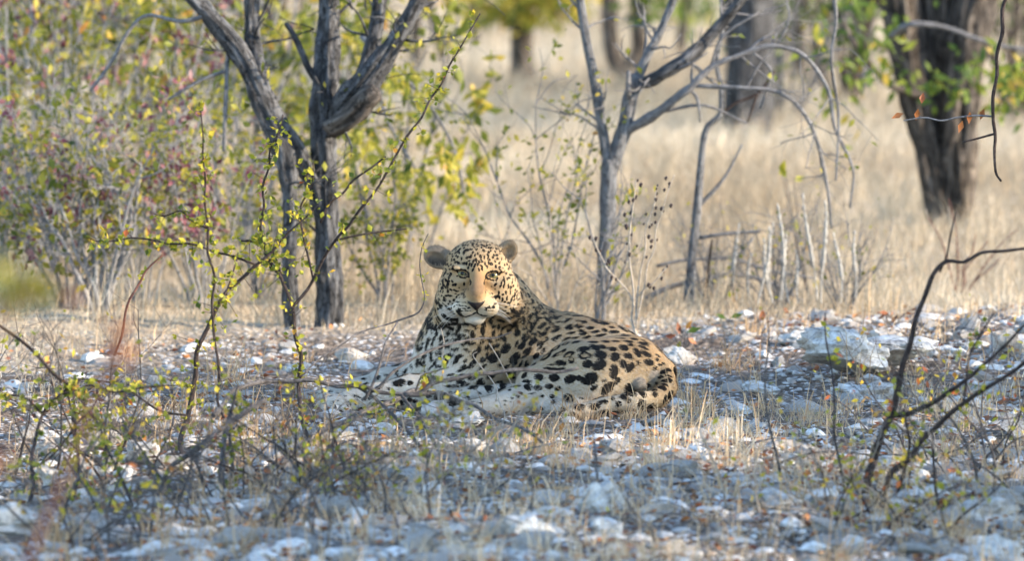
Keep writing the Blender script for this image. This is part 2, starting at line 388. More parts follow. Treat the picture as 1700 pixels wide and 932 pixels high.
for p in PR:
    R_ = p['k']*1.3+0.012
    if p['t'] == 'c': m_ = max(p['ra'], p['rb']); l = np.minimum(p['a'], p['b'])-m_-R_; h = np.maximum(p['a'], p['b'])+m_+R_
    else: m_ = p['r'].max(); l = p['c']-m_-R_; h = p['c']+m_+R_
    i0 = np.maximum(np.floor((l-lo)/VS).astype(int), 0); i1 = np.minimum(np.ceil((h-lo)/VS).astype(int)+1, dim)
    ax = [np.arange(i0[c], i1[c], dtype=np.float32)*VS+lo[c] for c in range(3)]
    Q = np.stack(np.meshgrid(*ax, indexing='ij'), -1).astype(np.float32)
    d_ = pdist(p, Q); sl_ = tuple(slice(i0[c], i1[c]) for c in range(3)); f = FLD[sl_]; k = p['k']
    if p.get('op', 1) > 0:
        hh = np.clip(0.5+0.5*(f-d_)/k, 0, 1); FLD[sl_] = f*(1-hh)+d_*hh-k*hh*(1-hh)
    else:
        hh = np.clip(0.5-0.5*(f+d_)/k, 0, 1); FLD[sl_] = f*(1-hh)-d_*hh+k*hh*(1-hh)
def surface_nets(Fd, lo, h):
    s = Fd < 0; nx, ny, nz = Fd.shape
    cnt = np.zeros((nx-1, ny-1, nz-1), np.uint8)
    for a in (0, 1):
        for b in (0, 1):
            for c in (0, 1): cnt += s[a:nx-1+a, b:ny-1+b, c:nz-1+c]
    cells = np.argwhere((cnt > 0) & (cnt < 8)); del cnt
    idm = np.full((nx-1, ny-1, nz-1), -1, np.int32); idm[tuple(cells.T)] = np.arange(len(cells))
    acc = np.zeros((len(cells), 3)); n = np.zeros(len(cells))
    cor = [(a, b, c) for a in (0, 1) for b in (0, 1) for c in (0, 1)]
    val = {c: Fd[cells[:, 0]+c[0], cells[:, 1]+c[1], cells[:, 2]+c[2]].astype(float) for c in cor}
    for c in cor:
        for ax in range(3):
            if c[ax]: continue
            e = list(c); e[ax] = 1; e = tuple(e); v0, v1 = val[c], val[e]
            m_ = (v0 < 0) != (v1 < 0); t = np.where(m_, v0/np.where(m_, v0-v1, 1), 0)
            pt = np.tile(np.array(c, float), (len(cells), 1)); pt[:, ax] += t
            acc[m_] += pt[m_]; n += m_
    V = lo+h*(cells+acc/n[:, None])
    Q = []
    for ax in range(3):
        a1, a2 = (ax+1) % 3, (ax+2) % 3
        sA = [slice(None)]*3; sB = [slice(None)]*3; sA[ax] = slice(0, -1); sB[ax] = slice(1, None)
        A, B = s[tuple(sA)], s[tuple(sB)]; e = np.argwhere(A != B)
        e = e[(e[:, a1] > 0) & (e[:, a2] > 0) & (e[:, a1] < Fd.shape[a1]-1) & (e[:, a2] < Fd.shape[a2]-1)]
        def g(o1, o2):
            k = e.copy(); k[:, a1] -= o1; k[:, a2] -= o2; return idm[tuple(k.T)]
        quad = np.stack([g(1, 1), g(0, 1), g(0, 0), g(1, 0)], -1)
        fl = ~A[tuple(e.T)]; quad[fl] = quad[fl][:, ::-1]; Q.append(quad)
    return V, np.concatenate(Q)
LV, LF = surface_nets(FLD, lo, VS)
def sample_grad(V):
    g = (V-lo)/VS; N = np.zeros_like(V)
    gi = np.clip(np.round(g).astype(int), 2, dim-3)
    for c in range(3):
        a = gi.copy(); b_ = gi.copy(); a[:, c] += 2; b_[:, c] -= 2
        N[:, c] = FLD[tuple(a.T)]-FLD[tuple(b_.T)]
    return norm(N)
LN = sample_grad(LV)
# label of every point = nearest primitive
labs = sorted({p['lab'] for p in PR}); LABI = np.zeros(len(LV), int); best = np.full(len(LV), 9.0); FLOW = np.zeros_like(LV)
nose = LP(790, 495, HD-.17)
for p in PR:
    d_ = np.abs(pdist(p, LV.astype(np.float32)))
    m_ = d_ < best; best[m_] = d_[m_]; LABI[m_] = labs.index(p['lab'])
    if p['t'] == 'c': FLOW[m_] = norm(p['b']-p['a'])
    elif p['lab'] in ('forepaw', 'hindpaw'): FLOW[m_] = (-1, -.2, 0)
    elif p['lab'] in ('head', 'socket'): FLOW[m_] = norm(LV[m_]-nose+np.array([0, .05, 0]))
    elif p['lab'] in ('ear', 'earin'): FLOW[m_] = (0, 0, 1)
    else: FLOW[m_] = (1, 0, -.3)
    if p['lab'] == 'thigh': FLOW[m_] = (.9, 0, -.45)
def isl(*n): return np.isin(LABI, [labs.index(k) for k in n])
VPX, VPY = to_px(LV)
view = norm(np.array([0, 0, CAM_H])-LV); FACE = (LN*view).sum(1)

# ---- coat: spots are little ellipses fixed on the skin (centre, two half-axis vectors)
SP_C, SP_A, SP_B, SP_N = [], [], [], []
right = np.array([1., 0, 0]); upv = np.array([0, math.sin(PITCH), math.cos(PITCH)])
def put(ctr, n, u, a, b):
    n = norm(n); u = norm(u-n*np.dot(u, n)); w = np.cross(n, u)
    SP_C.append(ctr); SP_A.append(u/a); SP_B.append(w/b); SP_N.append(n)
vis = FACE > 0.08
VI = np.where(vis)[0]
def mark(px, py, a, b, ang=0):
    """a spot seen at px,py with half axes a,b (photo px), its long axis turned ang degrees anticlockwise"""
    dd = (VPX[VI]-px)**2+(VPY[VI]-py)**2
    near = VI[dd < 9.0]
    if not len(near): return
    i = near[np.argmin(LV[near][:, 1])]; n = LN[i]; vv = view[i]
    t = math.radians(ang); e1 = right*math.cos(t)+upv*math.sin(t); e2 = -right*math.sin(t)+upv*math.cos(t)
    c = max(float(n@vv), 0.38)
    def back(e, l):
        v = e-vv*(e@n)/c; L = min(np.linalg.norm(v), 2.0); return norm(v), LR(l)*L
    v1, l1 = back(e1, a); v2, l2 = back(e2, b)
    g = (1.15 if px < 965 and px > 880 else 1.18) if py > 545 or px > 868 else 1.2
    put(LV[i], n, v1, l1*g, l2*g)
def marks(ox, oy, s, rows):
    for r in rows:
        x, y, a, b = r[:4]; ang = r[4] if len(r) > 4 else 0
        mark(ox+x/s, oy+y/s, a/s, b/s, ang)
def stroke(pts, w):
    C = catmull(np.array(pts, float), 6)
    for x, y in C: mark(x, y, w*1.2, w)
marks(960, 520, 5.483, [(60,375,55,30,8),(203,365,50,32,5),(335,385,42,38,30),(418,305,38,24),(205,468,62,42,25),(45,312,52,20,12),(160,302,36,24,5),(220,292,26,16,5),(312,315,38,18),(430,368,25,22),(478,385,22,30,-10),
 (540,350,48,23,-55),(620,360,48,20,-30),(415,455,32,38),(480,500,50,28,45),(330,525,60,38,80),(550,445,16,22),(650,440,45,24),(115,600,70,48,20),(245,620,18,14),(360,625,30,25,30),(270,695,65,40,30),(150,690,32,20,35),
 (90,455,40,32,20),(250,245,35,14,5),(140,250,45,12,10),(345,245,36,10),(460,245,45,10,-5),(585,265,45,13,-15),(590,300,48,12,-20),(480,275,25,12),(330,158,45,12,5),(240,140,25,16),(160,160,40,12,10),(110,120,36,14,5),
 (50,180,34,18,20),(80,210,38,12,15),(15,105,20,14),(20,150,24,14,10),(50,68,30,12,-5),(200,190,50,13,12),(390,215,48,8),(300,115,30,10,-10),(505,222,36,12,-10),(610,245,36,8,-35),(725,415,18,15),(735,380,25,8,-30),
 (770,440,18,10,-30),(750,465,22,12),(705,505,30,20,60),(765,525,32,18,10),(830,505,28,12,-15),(835,560,32,9,-20),(845,590,28,9,-25),(740,575,25,12),(790,605,45,14,-10),(490,710,32,28,20),(415,745,32,24,-15),(585,715,32,26),
 (640,675,22,20),(700,645,22,12),(690,685,25,16),(770,665,36,18),(715,735,24,24),(245,795,45,18,5),(165,840,45,28,15),(320,765,20,14),(380,830,24,26),(470,785,20,26),(800,640,36,9,-20)])
marks(840, 490, 6.656, [(95,350,40,26,90),(45,395,25,22),(130,430,36,34),(215,370,30,22,30),(210,450,38,18,65),(235,495,50,16,45),(135,530,50,14,65),(315,445,48,25,40),(315,515,55,25,35),(195,570,48,25,35),(255,605,52,25,25),
 (120,705,65,34,40),(390,525,40,24,35),(445,490,42,25,38),(430,415,40,22,30),(470,360,45,13,35),(545,385,50,22,22),(560,335,34,13,5),(340,285,52,15,32),(395,252,26,11,5),(310,360,60,15,50),(395,345,42,18,25),(430,310,32,18,10),
 (695,352,40,24,10),(700,318,30,10,12),(795,330,42,22,5),(780,268,20,10),(665,278,40,11,20),(690,252,34,8,-5),(500,245,35,12,10),(580,285,32,10,10),(580,215,24,13),(515,195,26,16),(430,195,36,16,15),(360,155,28,26,40),(620,165,45,9),
 (470,142,50,11,-10),(680,200,35,10),(780,212,60,10,5),(560,460,60,20,25),(655,470,45,15,20),(650,525,36,20,15),(760,460,45,13,10),(770,500,45,13,20),(720,405,50,14,12),(530,575,52,30,40),(690,640,60,26,22),(345,675,42,25,45),
 (415,610,40,18,55),(245,765,36,22,60),(185,770,40,15,55),(115,780,36,13,50),(240,670,60,12,35),(375,590,40,11,40),(20,800,25,14),(60,870,20,22,60),(105,890,30,15,75),(190,870,36,20,40),(585,740,60,27,-5),(480,760,36,9),(480,800,70,15),
 (715,715,34,32),(560,640,70,16,25),(640,590,25,11,20),(140,228,34,30),(195,265,36,18,-20),(215,140,30,13),(265,262,40,20,25),(250,170,13,30),(300,215,45,14,15),(205,65,28,9),(285,90,25,9),(230,95,15,13),(320,130,22,10)])
marks(740, 590, 7.083, [(1230,145,80,16,-5),(1100,245,52,38,-10),(1265,250,60,42),(940,290,50,18,-5),(980,365,48,34,-10),(1085,365,48,34),(1230,370,48,30),(1445,295,70,45,20),(1310,410,36,26,25),(835,345,32,26,30),(900,435,32,16,-25),
 (1035,435,50,11,5),(1570,250,30,34),(1255,470,30,26),(1440,500,60,45),(1250,540,20,28),(785,490,20,11,-10),(725,535,24,11,-20),(780,545,12,10),(705,580,14,11),(875,490,24,16,-30),(675,600,10,8),(610,520,28,6,10),(1340,150,60,16,5),  # one of these is a broad dark patch low on the thigh
 (190,310,45,22),(135,360,40,20),(230,355,32,18,15),(330,265,55,36,10),(430,340,40,45,20),(520,370,45,38),(675,330,52,36,75),(560,250,60,34,30),(820,240,50,18,70),(30,355,40,14),(60,215,40,14),(330,90,50,30,50)])
marks(670, 520, 5.825, [(215,65,42,26,-30),(265,115,45,24,-35),(165,190,32,22,-40),(130,240,24,11,80),(175,285,16,14),(230,250,20,17),(260,190,14,9),(265,310,18,13,70),(125,330,30,15,-60),(80,385,22,9,80),(215,345,26,13,-10),(325,390,36,18,-10),
 (335,440,18,11),(255,440,22,15,-60),(150,475,45,20,-40),(65,500,24,9,-60),(115,500,24,9,-60),(330,505,32,18,5),(485,205,45,12),(480,260,28,11),(405,270,30,11,5),(400,235,18,9),(590,228,28,9),(610,180,32,10),(410,330,40,13,10),(485,355,42,13,8),
 (575,320,26,12,5),(425,425,48,22,12),(525,415,42,19,15),(595,365,24,13),(625,385,20,9,45),(585,460,22,15,30),(595,510,28,22,30),(540,545,26,13,15),(455,585,36,13,10),(570,580,32,9,10),(445,650,36,12,5),(565,665,40,18),(440,695,32,13),
 (515,705,30,13,10),(610,700,36,15,15),(560,625,50,9,12),(670,625,40,24,15),(685,695,30,22,60),(755,685,28,24,60),(660,515,24,15,10),(700,480,28,24,45),(775,460,28,24,45),(790,525,45,15,35),(770,255,30,8,20),(770,295,36,11,25),
 (675,300,36,15,10),(815,340,26,18,20),(875,335,26,18,60),(920,315,26,18,30),(750,240,30,9,15),(945,215,26,13,30),(935,255,36,13,25),(880,135,24,14,30),(970,155,36,10,45),(715,160,20,8,15),(1090,430,60,28,45),(1095,500,36,15,40),
 (1010,520,26,11,25),(950,515,20,15),(1080,610,32,14,80),(1150,590,20,15),(1020,730,16,13)])
marks(510, 600, 7.767, [(730,210,36,16,5),(765,285,40,26,30),(605,290,36,16,25),(910,200,28,26,50),(1040,170,22,18),(935,325,36,22,20),(1010,260,40,10,12),(300,375,24,16),(220,365,16,13),(260,415,14,10),(100,405,18,8),(640,435,36,13,-15),(690,455,22,13),
 (810,475,22,20),(400,490,16,12),(330,540,12,26),(380,570,10,40,-5),(570,550,10,26),(630,570,14,16),(525,545,10,22),(1345,270,30,36,-30),(1410,420,50,34,-20),(1575,450,40,50),(1330,520,30,40,-30),(1400,530,30,26,-40),(490,435,18,10),(1070,345,26,16),(1160,130,20,45,10),(1265,110,20,45,-15)])
# face
marks(700, 390, 5.825, [(210,370,14,18),(262,390,11,22),(190,450,12,24),(240,447,16,13,30),(150,490,6,18),(182,518,14,14),(225,505,18,11,20),(290,440,10,11),(288,485,11,13),(315,490,9,11),(345,475,14,9),(240,550,10,18),(255,600,26,10),
 (165,550,10,11),(207,628,13,20),(160,630,10,11),(240,718,24,11,-25),(70,705,18,15),(140,712,14,11),(20,770,14,17),(105,770,12,11),(340,535,16,7),(300,535,14,8),(430,210,20,14,20),(415,145,30,13,25),(325,110,26,11,20),(378,65,30,9,20),
 (405,88,20,9,20),(465,130,18,8),(340,150,14,11),(485,190,8,20),(470,280,8,22),(515,275,8,16),(655,230,17,10,-45),(665,115,15,10,-45),(600,140,18,10,-45),(590,85,24,8,-30),(540,95,14,9,-10),(270,130,20,7),(460,235,11,8),(345,265,22,11,-40),
 (390,270,15,14),(300,300,10,15),(290,350,14,8),(640,185,16,8,-60),(630,270,8,18),(690,290,14,14),(760,320,14,8,-40),(430,320,8,16),(560,250,8,16),(590,300,8,15),(540,170,8,14),(520,225,7,12),(575,200,7,12),(620,110,12,7,-40),(500,70,16,7),
 (455,45,18,7,5),(530,55,14,6),(700,180,14,8,-50),(715,245,14,8,-55),(770,380,10,9),(770,460,8,24),(760,555,10,18),(720,610,20,10,60),(725,660,22,8,30),(710,695,14,13),(800,400,8,18),(820,460,8,20),(850,500,8,22),(870,560,8,26),(915,580,8,26),
 (830,560,8,22),(800,510,7,18),(790,640,8,24,-10),(840,620,8,22),(880,640,8,24),(935,600,8,22),(760,620,8,16),(660,500,8,7),(700,520,8,7),(690,560,7,8),(740,500,7,14),(350,570,14,6,-20),(390,560,10,6),(320,580,12,6),(400,520,9,7),(370,500,9,7)])
for r0, r1, n in (((330,632),(450,655),7),((335,668),(462,690),8),((352,705),(468,722),8),((375,740),(470,752),7),((615,690),(695,686),5),((608,716),(700,716),6),((612,742),(700,748),5)):
    for i in range(n):
        t = i/(n-1); marks(700, 390, 5.825, [(r0[0]+(r1[0]-r0[0])*t, r0[1]+(r1[1]-r0[1])*t, 9, 4.5, -8)])
stroke([(733, 524), (739, 530), (748, 533), (760, 534)], 2.3)
stroke([(728, 545), (740, 541), (757, 540), (768, 539), (783, 542)], 2.4)
stroke([(790, 512), (790, 521), (783, 526), (772, 529), (764, 526), (761, 516)], 1.1)
stroke([(790, 521), (798, 526), (806, 527)], 1.0)
for x_, y_ in ((759, 519), (761, 523), (764, 526)): mark(x_, y_, 3.4, 3.0)
for x_, y_ in ((779, 437), (786, 441), (793, 437), (800, 440), (807, 436), (783, 447), (797, 446), (803, 446), (776, 444), (790, 430), (811, 442), (784, 432), (800, 431), (772, 438), (814, 436), (789, 422), (797, 423), (780, 424), (806, 426)): mark(x_, y_, 1.5, 3.0)
for ex, ey, ea, eb, er in ((767, 455.8, 9.8, 5.0, -14), (818, 459, 9.6, 6.0, 8)):      # dark rims of the eyes
    for t_ in np.arange(0, 360, 12):
        u_, v_ = ea*math.cos(math.radians(t_)), eb*math.sin(math.radians(t_)); c_, s_ = math.cos(math.radians(er)), math.sin(math.radians(er))
        mark(ex+u_*c_-v_*s_, ey-(u_*s_+v_*c_), 1.4, 1.3)
stroke([(776, 460), (778, 465), (779, 471)], 1.0); stroke([(809, 462), (807, 467), (806, 471)], .9); stroke([(828, 457), (832, 457)], 1.0); stroke([(757, 453), (753, 451)], 1.0)  # tear lines at the inner corners, also painted as shading beside the nose bridge
hand = np.array(SP_C)
# the rest of the skin: spots strewn at a spacing that suits each region
order = rng.permutation(len(LV)); from_mathutils = __import__('mathutils')
kd = from_mathutils.kdtree.KDTree(len(SP_C)+9000); 
ptsC = [Vector(c) for c in SP_C]
STY = {'torso': (.050, 'r'), 'hip': (.046, 's'), 'thigh': (.046, 's'), 'neck': (.0185, 'b'), 'shoulder': (.034, 's'), 'chest': (.034, 'b'), 'foreleg': (.036, 's'), 'forepaw': (.020, 't'),
       'hindleg': (.032, 't'), 'hindpaw': (.022, 't'), 'tail': (.034, 's'), 'head': (.0108, 'h'), 'ear': (.05, 'n'), 'earin': (.05, 'n'), 'socket': (.05, 'n'), 'scrotum': (.05, 'n')}
grid = {}
def gkey(p): return (int(p[0]//.03), int(p[1]//.03), int(p[2]//.03))
for c in SP_C: grid.setdefault(gkey(c), []).append((np.array(c), 1.0))
NOSE_Z = LP(790, 470, 0)[2]
for i in order[:26000]:
    lab = labs[LABI[i]]; sp, st = STY[lab]
    if st == 'n': continue
    x, y = VPX[i], VPY[i]
    if lab == 'head' and FACE[i] > 0.2 and 772 < x < 815 and y > 446: continue      # plain bridge of the nose and muzzle
    if lab == 'head' and FACE[i] > 0.0 and 755 < x < 832 and y > 495: continue
    if lab == 'head' and FACE[i] > 0.2 and ((x-767)**2+(y-455)**2 < 17**2 or (x-818)**2+(y-458)**2 < 15**2): continue
    p = LV[i]; k = gkey(p); ok = True; n_r = 2
    for a in range(-n_r, n_r+1):
        for b in range(-n_r, n_r+1):
            for c in range(-n_r, n_r+1):
                for q_, w in grid.get((k[0]+a, k[1]+b, k[2]+c), ()):
                    if (q_[0]-p[0])**2+(q_[1]-p[1])**2+(q_[2]-p[2])**2 < (sp*w*(0.82 if w == 1.0 else 1))**2: ok = False; break
                if not ok: break
            if not ok: break
        if not ok: break
    if not ok: continue
    grid.setdefault(k, []).append((p, 1.001))
    n = LN[i]; u = FLOW[i]+rng.normal(0, .25, 3); f = rng.uniform(.85, 1.15)
    if st == 'r':
        u = norm(u-n*(u@n)); w = np.cross(n, u); th0 = rng.uniform(0, 6.28); nb = rng.integers(3, 5)
        for b in range(nb):
            th = th0+b*6.28/nb+rng.uniform(-.3, .3); o = u*math.cos(th)*.017+w*math.sin(th)*.011
            put(p+o, n, -u*math.sin(th)*1.4+w*math.cos(th), .0140*f, .0088*f)
    elif st == 's': put(p, n, u, .0185*f, .0135*f)
    elif st == 'b': put(p, n, u, .0128*f, .0070*f) if lab == 'neck' else put(p, n, np.cross(n, u), .0155*f, .008*f)
    elif st == 't': put(p, n, u, .0062*f, .0045*f)
    else: put(p, n, u, .0058*f, .0036*f)
# tawny hearts of the rosettes on back and flank
HOLE = []
for i_ in range(len(SP_C)):
    x_, y_ = to_px(np.array(SP_C[i_])); ra_, rb_ = 1/np.linalg.norm(SP_A[i_]), 1/np.linalg.norm(SP_B[i_])
    if 870 < x_ < 985 and y_ < 600 and min(ra_, rb_) > .006 and rng.random() < .4: HOLE.append((np.array(SP_C[i_])+rng.normal(0, .0025, 3), np.array(SP_A[i_])/.5, np.array(SP_B[i_])/.42, np.array(SP_N[i_]), ra_, rb_))
SP_C = np.array(SP_C); SP_A = np.array(SP_A); SP_B = np.array(SP_B); SP_N = np.array(SP_N)
SPOT = np.full(len(LV), -0.02)
wob = np.stack([fbm(LV*140, 1, 2), fbm(LV*140, 2, 2), fbm(LV*140, 3, 2)], -1)*0.0016
LVw = LV+wob
kd = from_mathutils.kdtree.KDTree(len(LV))
for i, v in enumerate(LV): kd.insert(v, i)
kd.balance()
for c, A, B, n in zip(SP_C, SP_A, SP_B, SP_N):
    ra, rb = 1/np.linalg.norm(A), 1/np.linalg.norm(B); R_ = max(ra, rb)+.006
    ii = np.array([t[1] for t in kd.find_range(c, R_)], int)
    if not len(ii): continue
    dv = LVw[ii]-c; e = np.sqrt((dv@A)**2+(dv@B)**2+((dv@n)/.02)**2)
    ok = (LN[ii]@n) > 0.0
    val = np.where(ok, (1-e)*min(ra, rb)*1.0, -0.02)
    SPOT[ii] = np.maximum(SPOT[ii], val)
HEART = np.zeros(len(LV))
for c, A, B, n, ra_, rb_ in HOLE:
    ii = np.array([t[1] for t in kd.find_range(c, max(ra_, rb_)*1.2)], int)
    if not len(ii): continue
    dv = LVw[ii]-c; e = np.sqrt((dv@A)**2+(dv@B)**2); SPOT[ii] = np.minimum(SPOT[ii], -(1-e)*min(ra_, rb_)*.5); HEART[ii] = np.maximum(HEART[ii], np.clip(2.6-e, 0, 1))
# warm ground colour of the coat (0 = creamy white, 1 = tawny), and the bare, dark or grey bits
h_rel = (LV[:, 2]-0.02)/0.30
TAN = 0.30+0.55*sstep(.35, .95, h_rel)
TAN = np.where(isl('neck'), .75-.72*sstep(815, 745, VPX)*sstep(.2, .6, FACE), TAN)  # pale throat fur, whitened further at left for the bluish shade there
TAN = np.where(isl('chest', 'shoulder'), .32-.32*sstep(800, 730, VPX)+.4*sstep(790, 870, VPX), TAN)  # left chest painted whiter, partly pale fur and partly its bluish shade
TAN = np.where(isl('foreleg', 'forepaw'), .05, TAN); TAN = np.where(isl('hindleg', 'hindpaw'), .10, TAN)
TAN = np.where(isl('thigh', 'hip'), .10+.35*sstep(660, 590, VPY)+.35*sstep(930, 1090, VPX), TAN)
TAN = np.where(isl('tail'), .25+.4*sstep(1060, 1100, VPX), TAN)
face = isl('head', 'socket'); fr = face & (FACE > 0)
TAN = np.where(face, .72, TAN)
TAN = np.where(fr, .72-.35*sstep(470, 520, VPY), TAN)
def blob(x, y, a, b): return np.exp(-(((VPX-x)/a)**2+((VPY-y)/b)**2)*1.2)
TAN = np.where(fr, np.clip(TAN+.42*np.clip(blob(793, 466, 16, 22)+blob(792, 486, 15, 13), 0, 1)+.18*blob(768, 480, 14, 16)+.18*blob(816, 482, 14, 16)-.35*blob(767, 466, 13, 5)-.25*blob(766, 443, 10, 4)-.3*blob(822, 470, 10, 5)-.45*blob(788, 530, 18, 9)-.1*blob(772, 513, 18, 10)-.1*blob(806, 514, 16, 10)-.3*blob(745, 510, 18, 16), 0, 1.3), TAN)
TAN = np.clip(TAN+.08*fbm(LV*18, 8, 3)+.22*HEART, 0, 1.3)
GREY = np.where(isl('ear', 'earin'), np.where(VPX > 800, .35, .75), 0.0)+np.where(isl('scrotum'), .8, 0)
GREY = np.where(isl('ear') & (FACE < 0.15), .8, GREY)
DARK = np.where(isl('earin'), .2*(VPX < 780)+.65*sstep(422, 440, VPY)*(VPX < 780)+.45*sstep(420, 436, VPY)*(VPX > 800), 0.0)
DARK = np.where(isl('ear') & (FACE < .35), .45, DARK)
DARK = np.where(isl('socket'), .9, DARK)
DARK = np.where(isl('hindpaw') & (FLOW[:, 0] < 0) & ((LN[:, 0] < -.55) | (LN[:, 2] < -.35)), .85, DARK)
SPOT = np.where(isl('earin', 'ear', 'scrotum'), -.02, SPOT)
att = {'spot': SPOT*100, 'tan': TAN, 'grey': GREY, 'dark': DARK}
me = mk_mesh('body', LV, [LF], att)
def coat(name, fur):
    m, nt, b = mat(name)
    ca = ramp(nt, [(0.0, (0.62, 0.59, 0.54)), (0.35, (0.44, 0.345, 0.225)), (0.75, (0.31, 0.19, 0.086)), (1.0, (0.17, 0.10, 0.055))], math_(nt, 'MULTIPLY', attr(nt, 'tan').outputs['Fac'], 0.87))
    tc = nd(nt, 'ShaderNodeTexCoord'); n1 = noise(nt, tc.outputs['Object'], 260, 3); n2 = noise(nt, tc.outputs['Object'], 40, 3)
    c = mixc(nt, math_(nt, 'MULTIPLY', n2.outputs[0], 0.35), ca.outputs[0], (0.38, 0.27, 0.16))
    c = mixc(nt, attr(nt, 'grey').outputs['Fac'], c, (0.24, 0.20, 0.16))
    c = mixc(nt, attr(nt, 'dark').outputs['Fac'], c, (0.035, 0.03, 0.028))
    sp = math_(nt, 'ADD', attr(nt, 'spot').outputs['Fac'], math_(nt, 'MULTIPLY', math_(nt, 'SUBTRACT', n1.outputs[0], 0.5), 0.28))
    k = ramp(nt, [(0.46, (0, 0, 0)), (0.54, (1, 1, 1))], math_(nt, 'ADD', sp, 0.5))
    c = mixc(nt, k.outputs[0], c, (0.008, 0.0065, 0.006))
    if fur: c = mixc(nt, math_(nt, 'MULTIPLY', attr(nt, 'tip').outputs['Fac'], 0.04), c, (0.75, 0.70, 0.62))
    nt.links.new(c, b.inputs['Base Color']); b.inputs['Roughness'].default_value = 0.8; b.inputs['Specular IOR Level'].default_value = 0.08
    if not fur: bump(nt, n1.outputs[0], b, 0.5, 0.003)
    return m
LEO0 = np.array([LP(860, 690, 0.0)[0], 20.1, float(GZ(0, 20.1))])
leo = thing('leopard', LEO0, 'spotted leopard lying on the white stony ground, head turned to the viewer', 'leopard')
def lchild(name, me, m): 
    o = obj(name, me, m, leo); o.location = tuple(-LEO0); return o
body = lchild('body', me, coat('leopard_coat', False))
# short fur: fine tapered blades lying along the coat
NF = 300000
fi = rng.integers(0, len(LF), NF); w_ = rng.random((NF, 2)); 
q4 = LF[fi]; bl = lambda A: (A[q4[:, 0]]*((1-w_[:, 0])*(1-w_[:, 1]))[:, None]+A[q4[:, 1]]*(w_[:, 0]*(1-w_[:, 1]))[:, None]+A[q4[:, 2]]*(w_[:, 0]*w_[:, 1])[:, None]+A[q4[:, 3]]*((1-w_[:, 0])*w_[:, 1])[:, None])
fc = bl(LV); fn = norm(bl(LN)); ff = bl(FLOW); ff = norm(ff+rng.normal(0, .28, (NF, 3))); ff = norm(ff-fn*(ff*fn).sum(1)[:, None]*.9)
fl = LABI[q4[:, 0]]; scal = lambda a: a[q4[:, 0]]
ishead = np.isin(fl, [labs.index(k) for k in ('head', 'socket', 'ear', 'earin')]); short = np.isin(fl, [labs.index('socket')])
keep = ~short & ~((((scal(VPX)-767)**2+(scal(VPY)-455)**2 < 110) | ((scal(VPX)-818)**2+(scal(VPY)-458)**2 < 110)) & (scal(FACE) > 0)) & (fc[:, 2] > -0.03)
L_ = np.where(ishead, .0045, .0090)*rng.uniform(.6, 1.3, NF); L_ = np.where(np.isin(fl, [labs.index('ear'), labs.index('earin')]), L_*2.0, L_)
W_ = np.where(ishead, .0006, .0008)
tipv = fc+norm(ff+fn*rng.uniform(.15, .5, NF)[:, None])*L_[:, None]; sd = norm(np.cross(fn, ff))*W_[:, None]
FV = np.stack([fc+sd-fn*.001, fc-sd-fn*.001, tipv], 1)[keep].reshape(-1, 3); nk = int(keep.sum())
FFc = np.arange(nk*3).reshape(-1, 3)
rep = lambda a: np.repeat(a[keep], 3)
fm = mk_mesh('fur', FV, [FFc], {'spot': rep(scal(SPOT*100)), 'tan': rep(np.clip(scal(TAN)+rng.normal(0, .22, NF), 0, 1.3)), 'grey': rep(scal(GREY)), 'dark': rep(np.clip(scal(DARK)+np.clip(rng.normal(-.05, .16, NF), 0, 1), 0, 1)), 'tip': np.tile([0, 0, 1.0], nk)})
fur = lchild('fur', fm, coat('leopard_fur', True)); fur['kind'] = 'stuff'
# eyes, nose pad, whiskers
def eye_mat():
    m, nt, b = mat('leopard_eye'); tc = nd(nt, 'ShaderNodeTexCoord'); sx = nd(nt, 'ShaderNodeSeparateXYZ'); nt.links.new(tc.outputs['Object'], sx.inputs[0])
    r2 = math_(nt, 'SQRT', math_(nt, 'ADD', math_(nt, 'MULTIPLY', sx.outputs[0], sx.outputs[0]), math_(nt, 'MULTIPLY', sx.outputs[2], sx.outputs[2])))
    rr = math_(nt, 'DIVIDE', r2, 0.0165)
    c = ramp(nt, [(0.0, (0.004, 0.004, 0.004)), (0.27, (0.006, 0.006, 0.005)), (0.34, (0.19, 0.17, 0.075)), (0.62, (0.115, 0.105, 0.05)), (0.74, (0.10, 0.11, 0.06)), (0.82, (0.01, 0.01, 0.01))], rr)
    nt.links.new(c.outputs[0], b.inputs['Base Color']); b.inputs['Roughness'].default_value = 0.12; b.inputs['Specular IOR Level'].default_value = 0.35; return m
em = eye_mat()
def uvsphere(r, seg=20, ring=12):
    V = []; 
    for i in range(ring+1):
        a = math.pi*i/ring
        for j in range(seg): t = 2*math.pi*j/seg; V.append((r*math.sin(a)*math.cos(t), r*math.cos(a), r*math.sin(a)*math.sin(t)))
    ix = np.arange((ring+1)*seg).reshape(ring+1, seg)
    F = np.stack([ix[:-1], ix[1:], np.roll(ix[1:], -1, 1), np.roll(ix[:-1], -1, 1)], -1).reshape(-1, 4)
    return np.array(V), F
eV, eF = uvsphere(LR(10.5)); eyeme = mk_mesh('eye', eV, [eF])
for ex, ey in ((767.5, 455.0), (818.5, 458.0)):
    o = obj('eye', eyeme, em, leo); o.location = tuple(LP(ex, ey, HD-.0535)-LEO0); o.rotation_euler = (math.radians(-9), 0, 0)
m, nt, b = mat('leopard_nose'); b.inputs['Base Color'].default_value = (0.012, 0.009, 0.009, 1); b.inputs['Roughness'].default_value = 0.6; b.inputs['Specular IOR Level'].default_value = 0.15
nb_ = MB()
prof = [(-15, 499.5), (-8, 502.5), (0, 503.2), (8, 502.5), (15, 499.5), (11, 506), (5.5, 511), (1.5, 515), (-1.5, 515), (-5.5, 511), (-11, 506)]
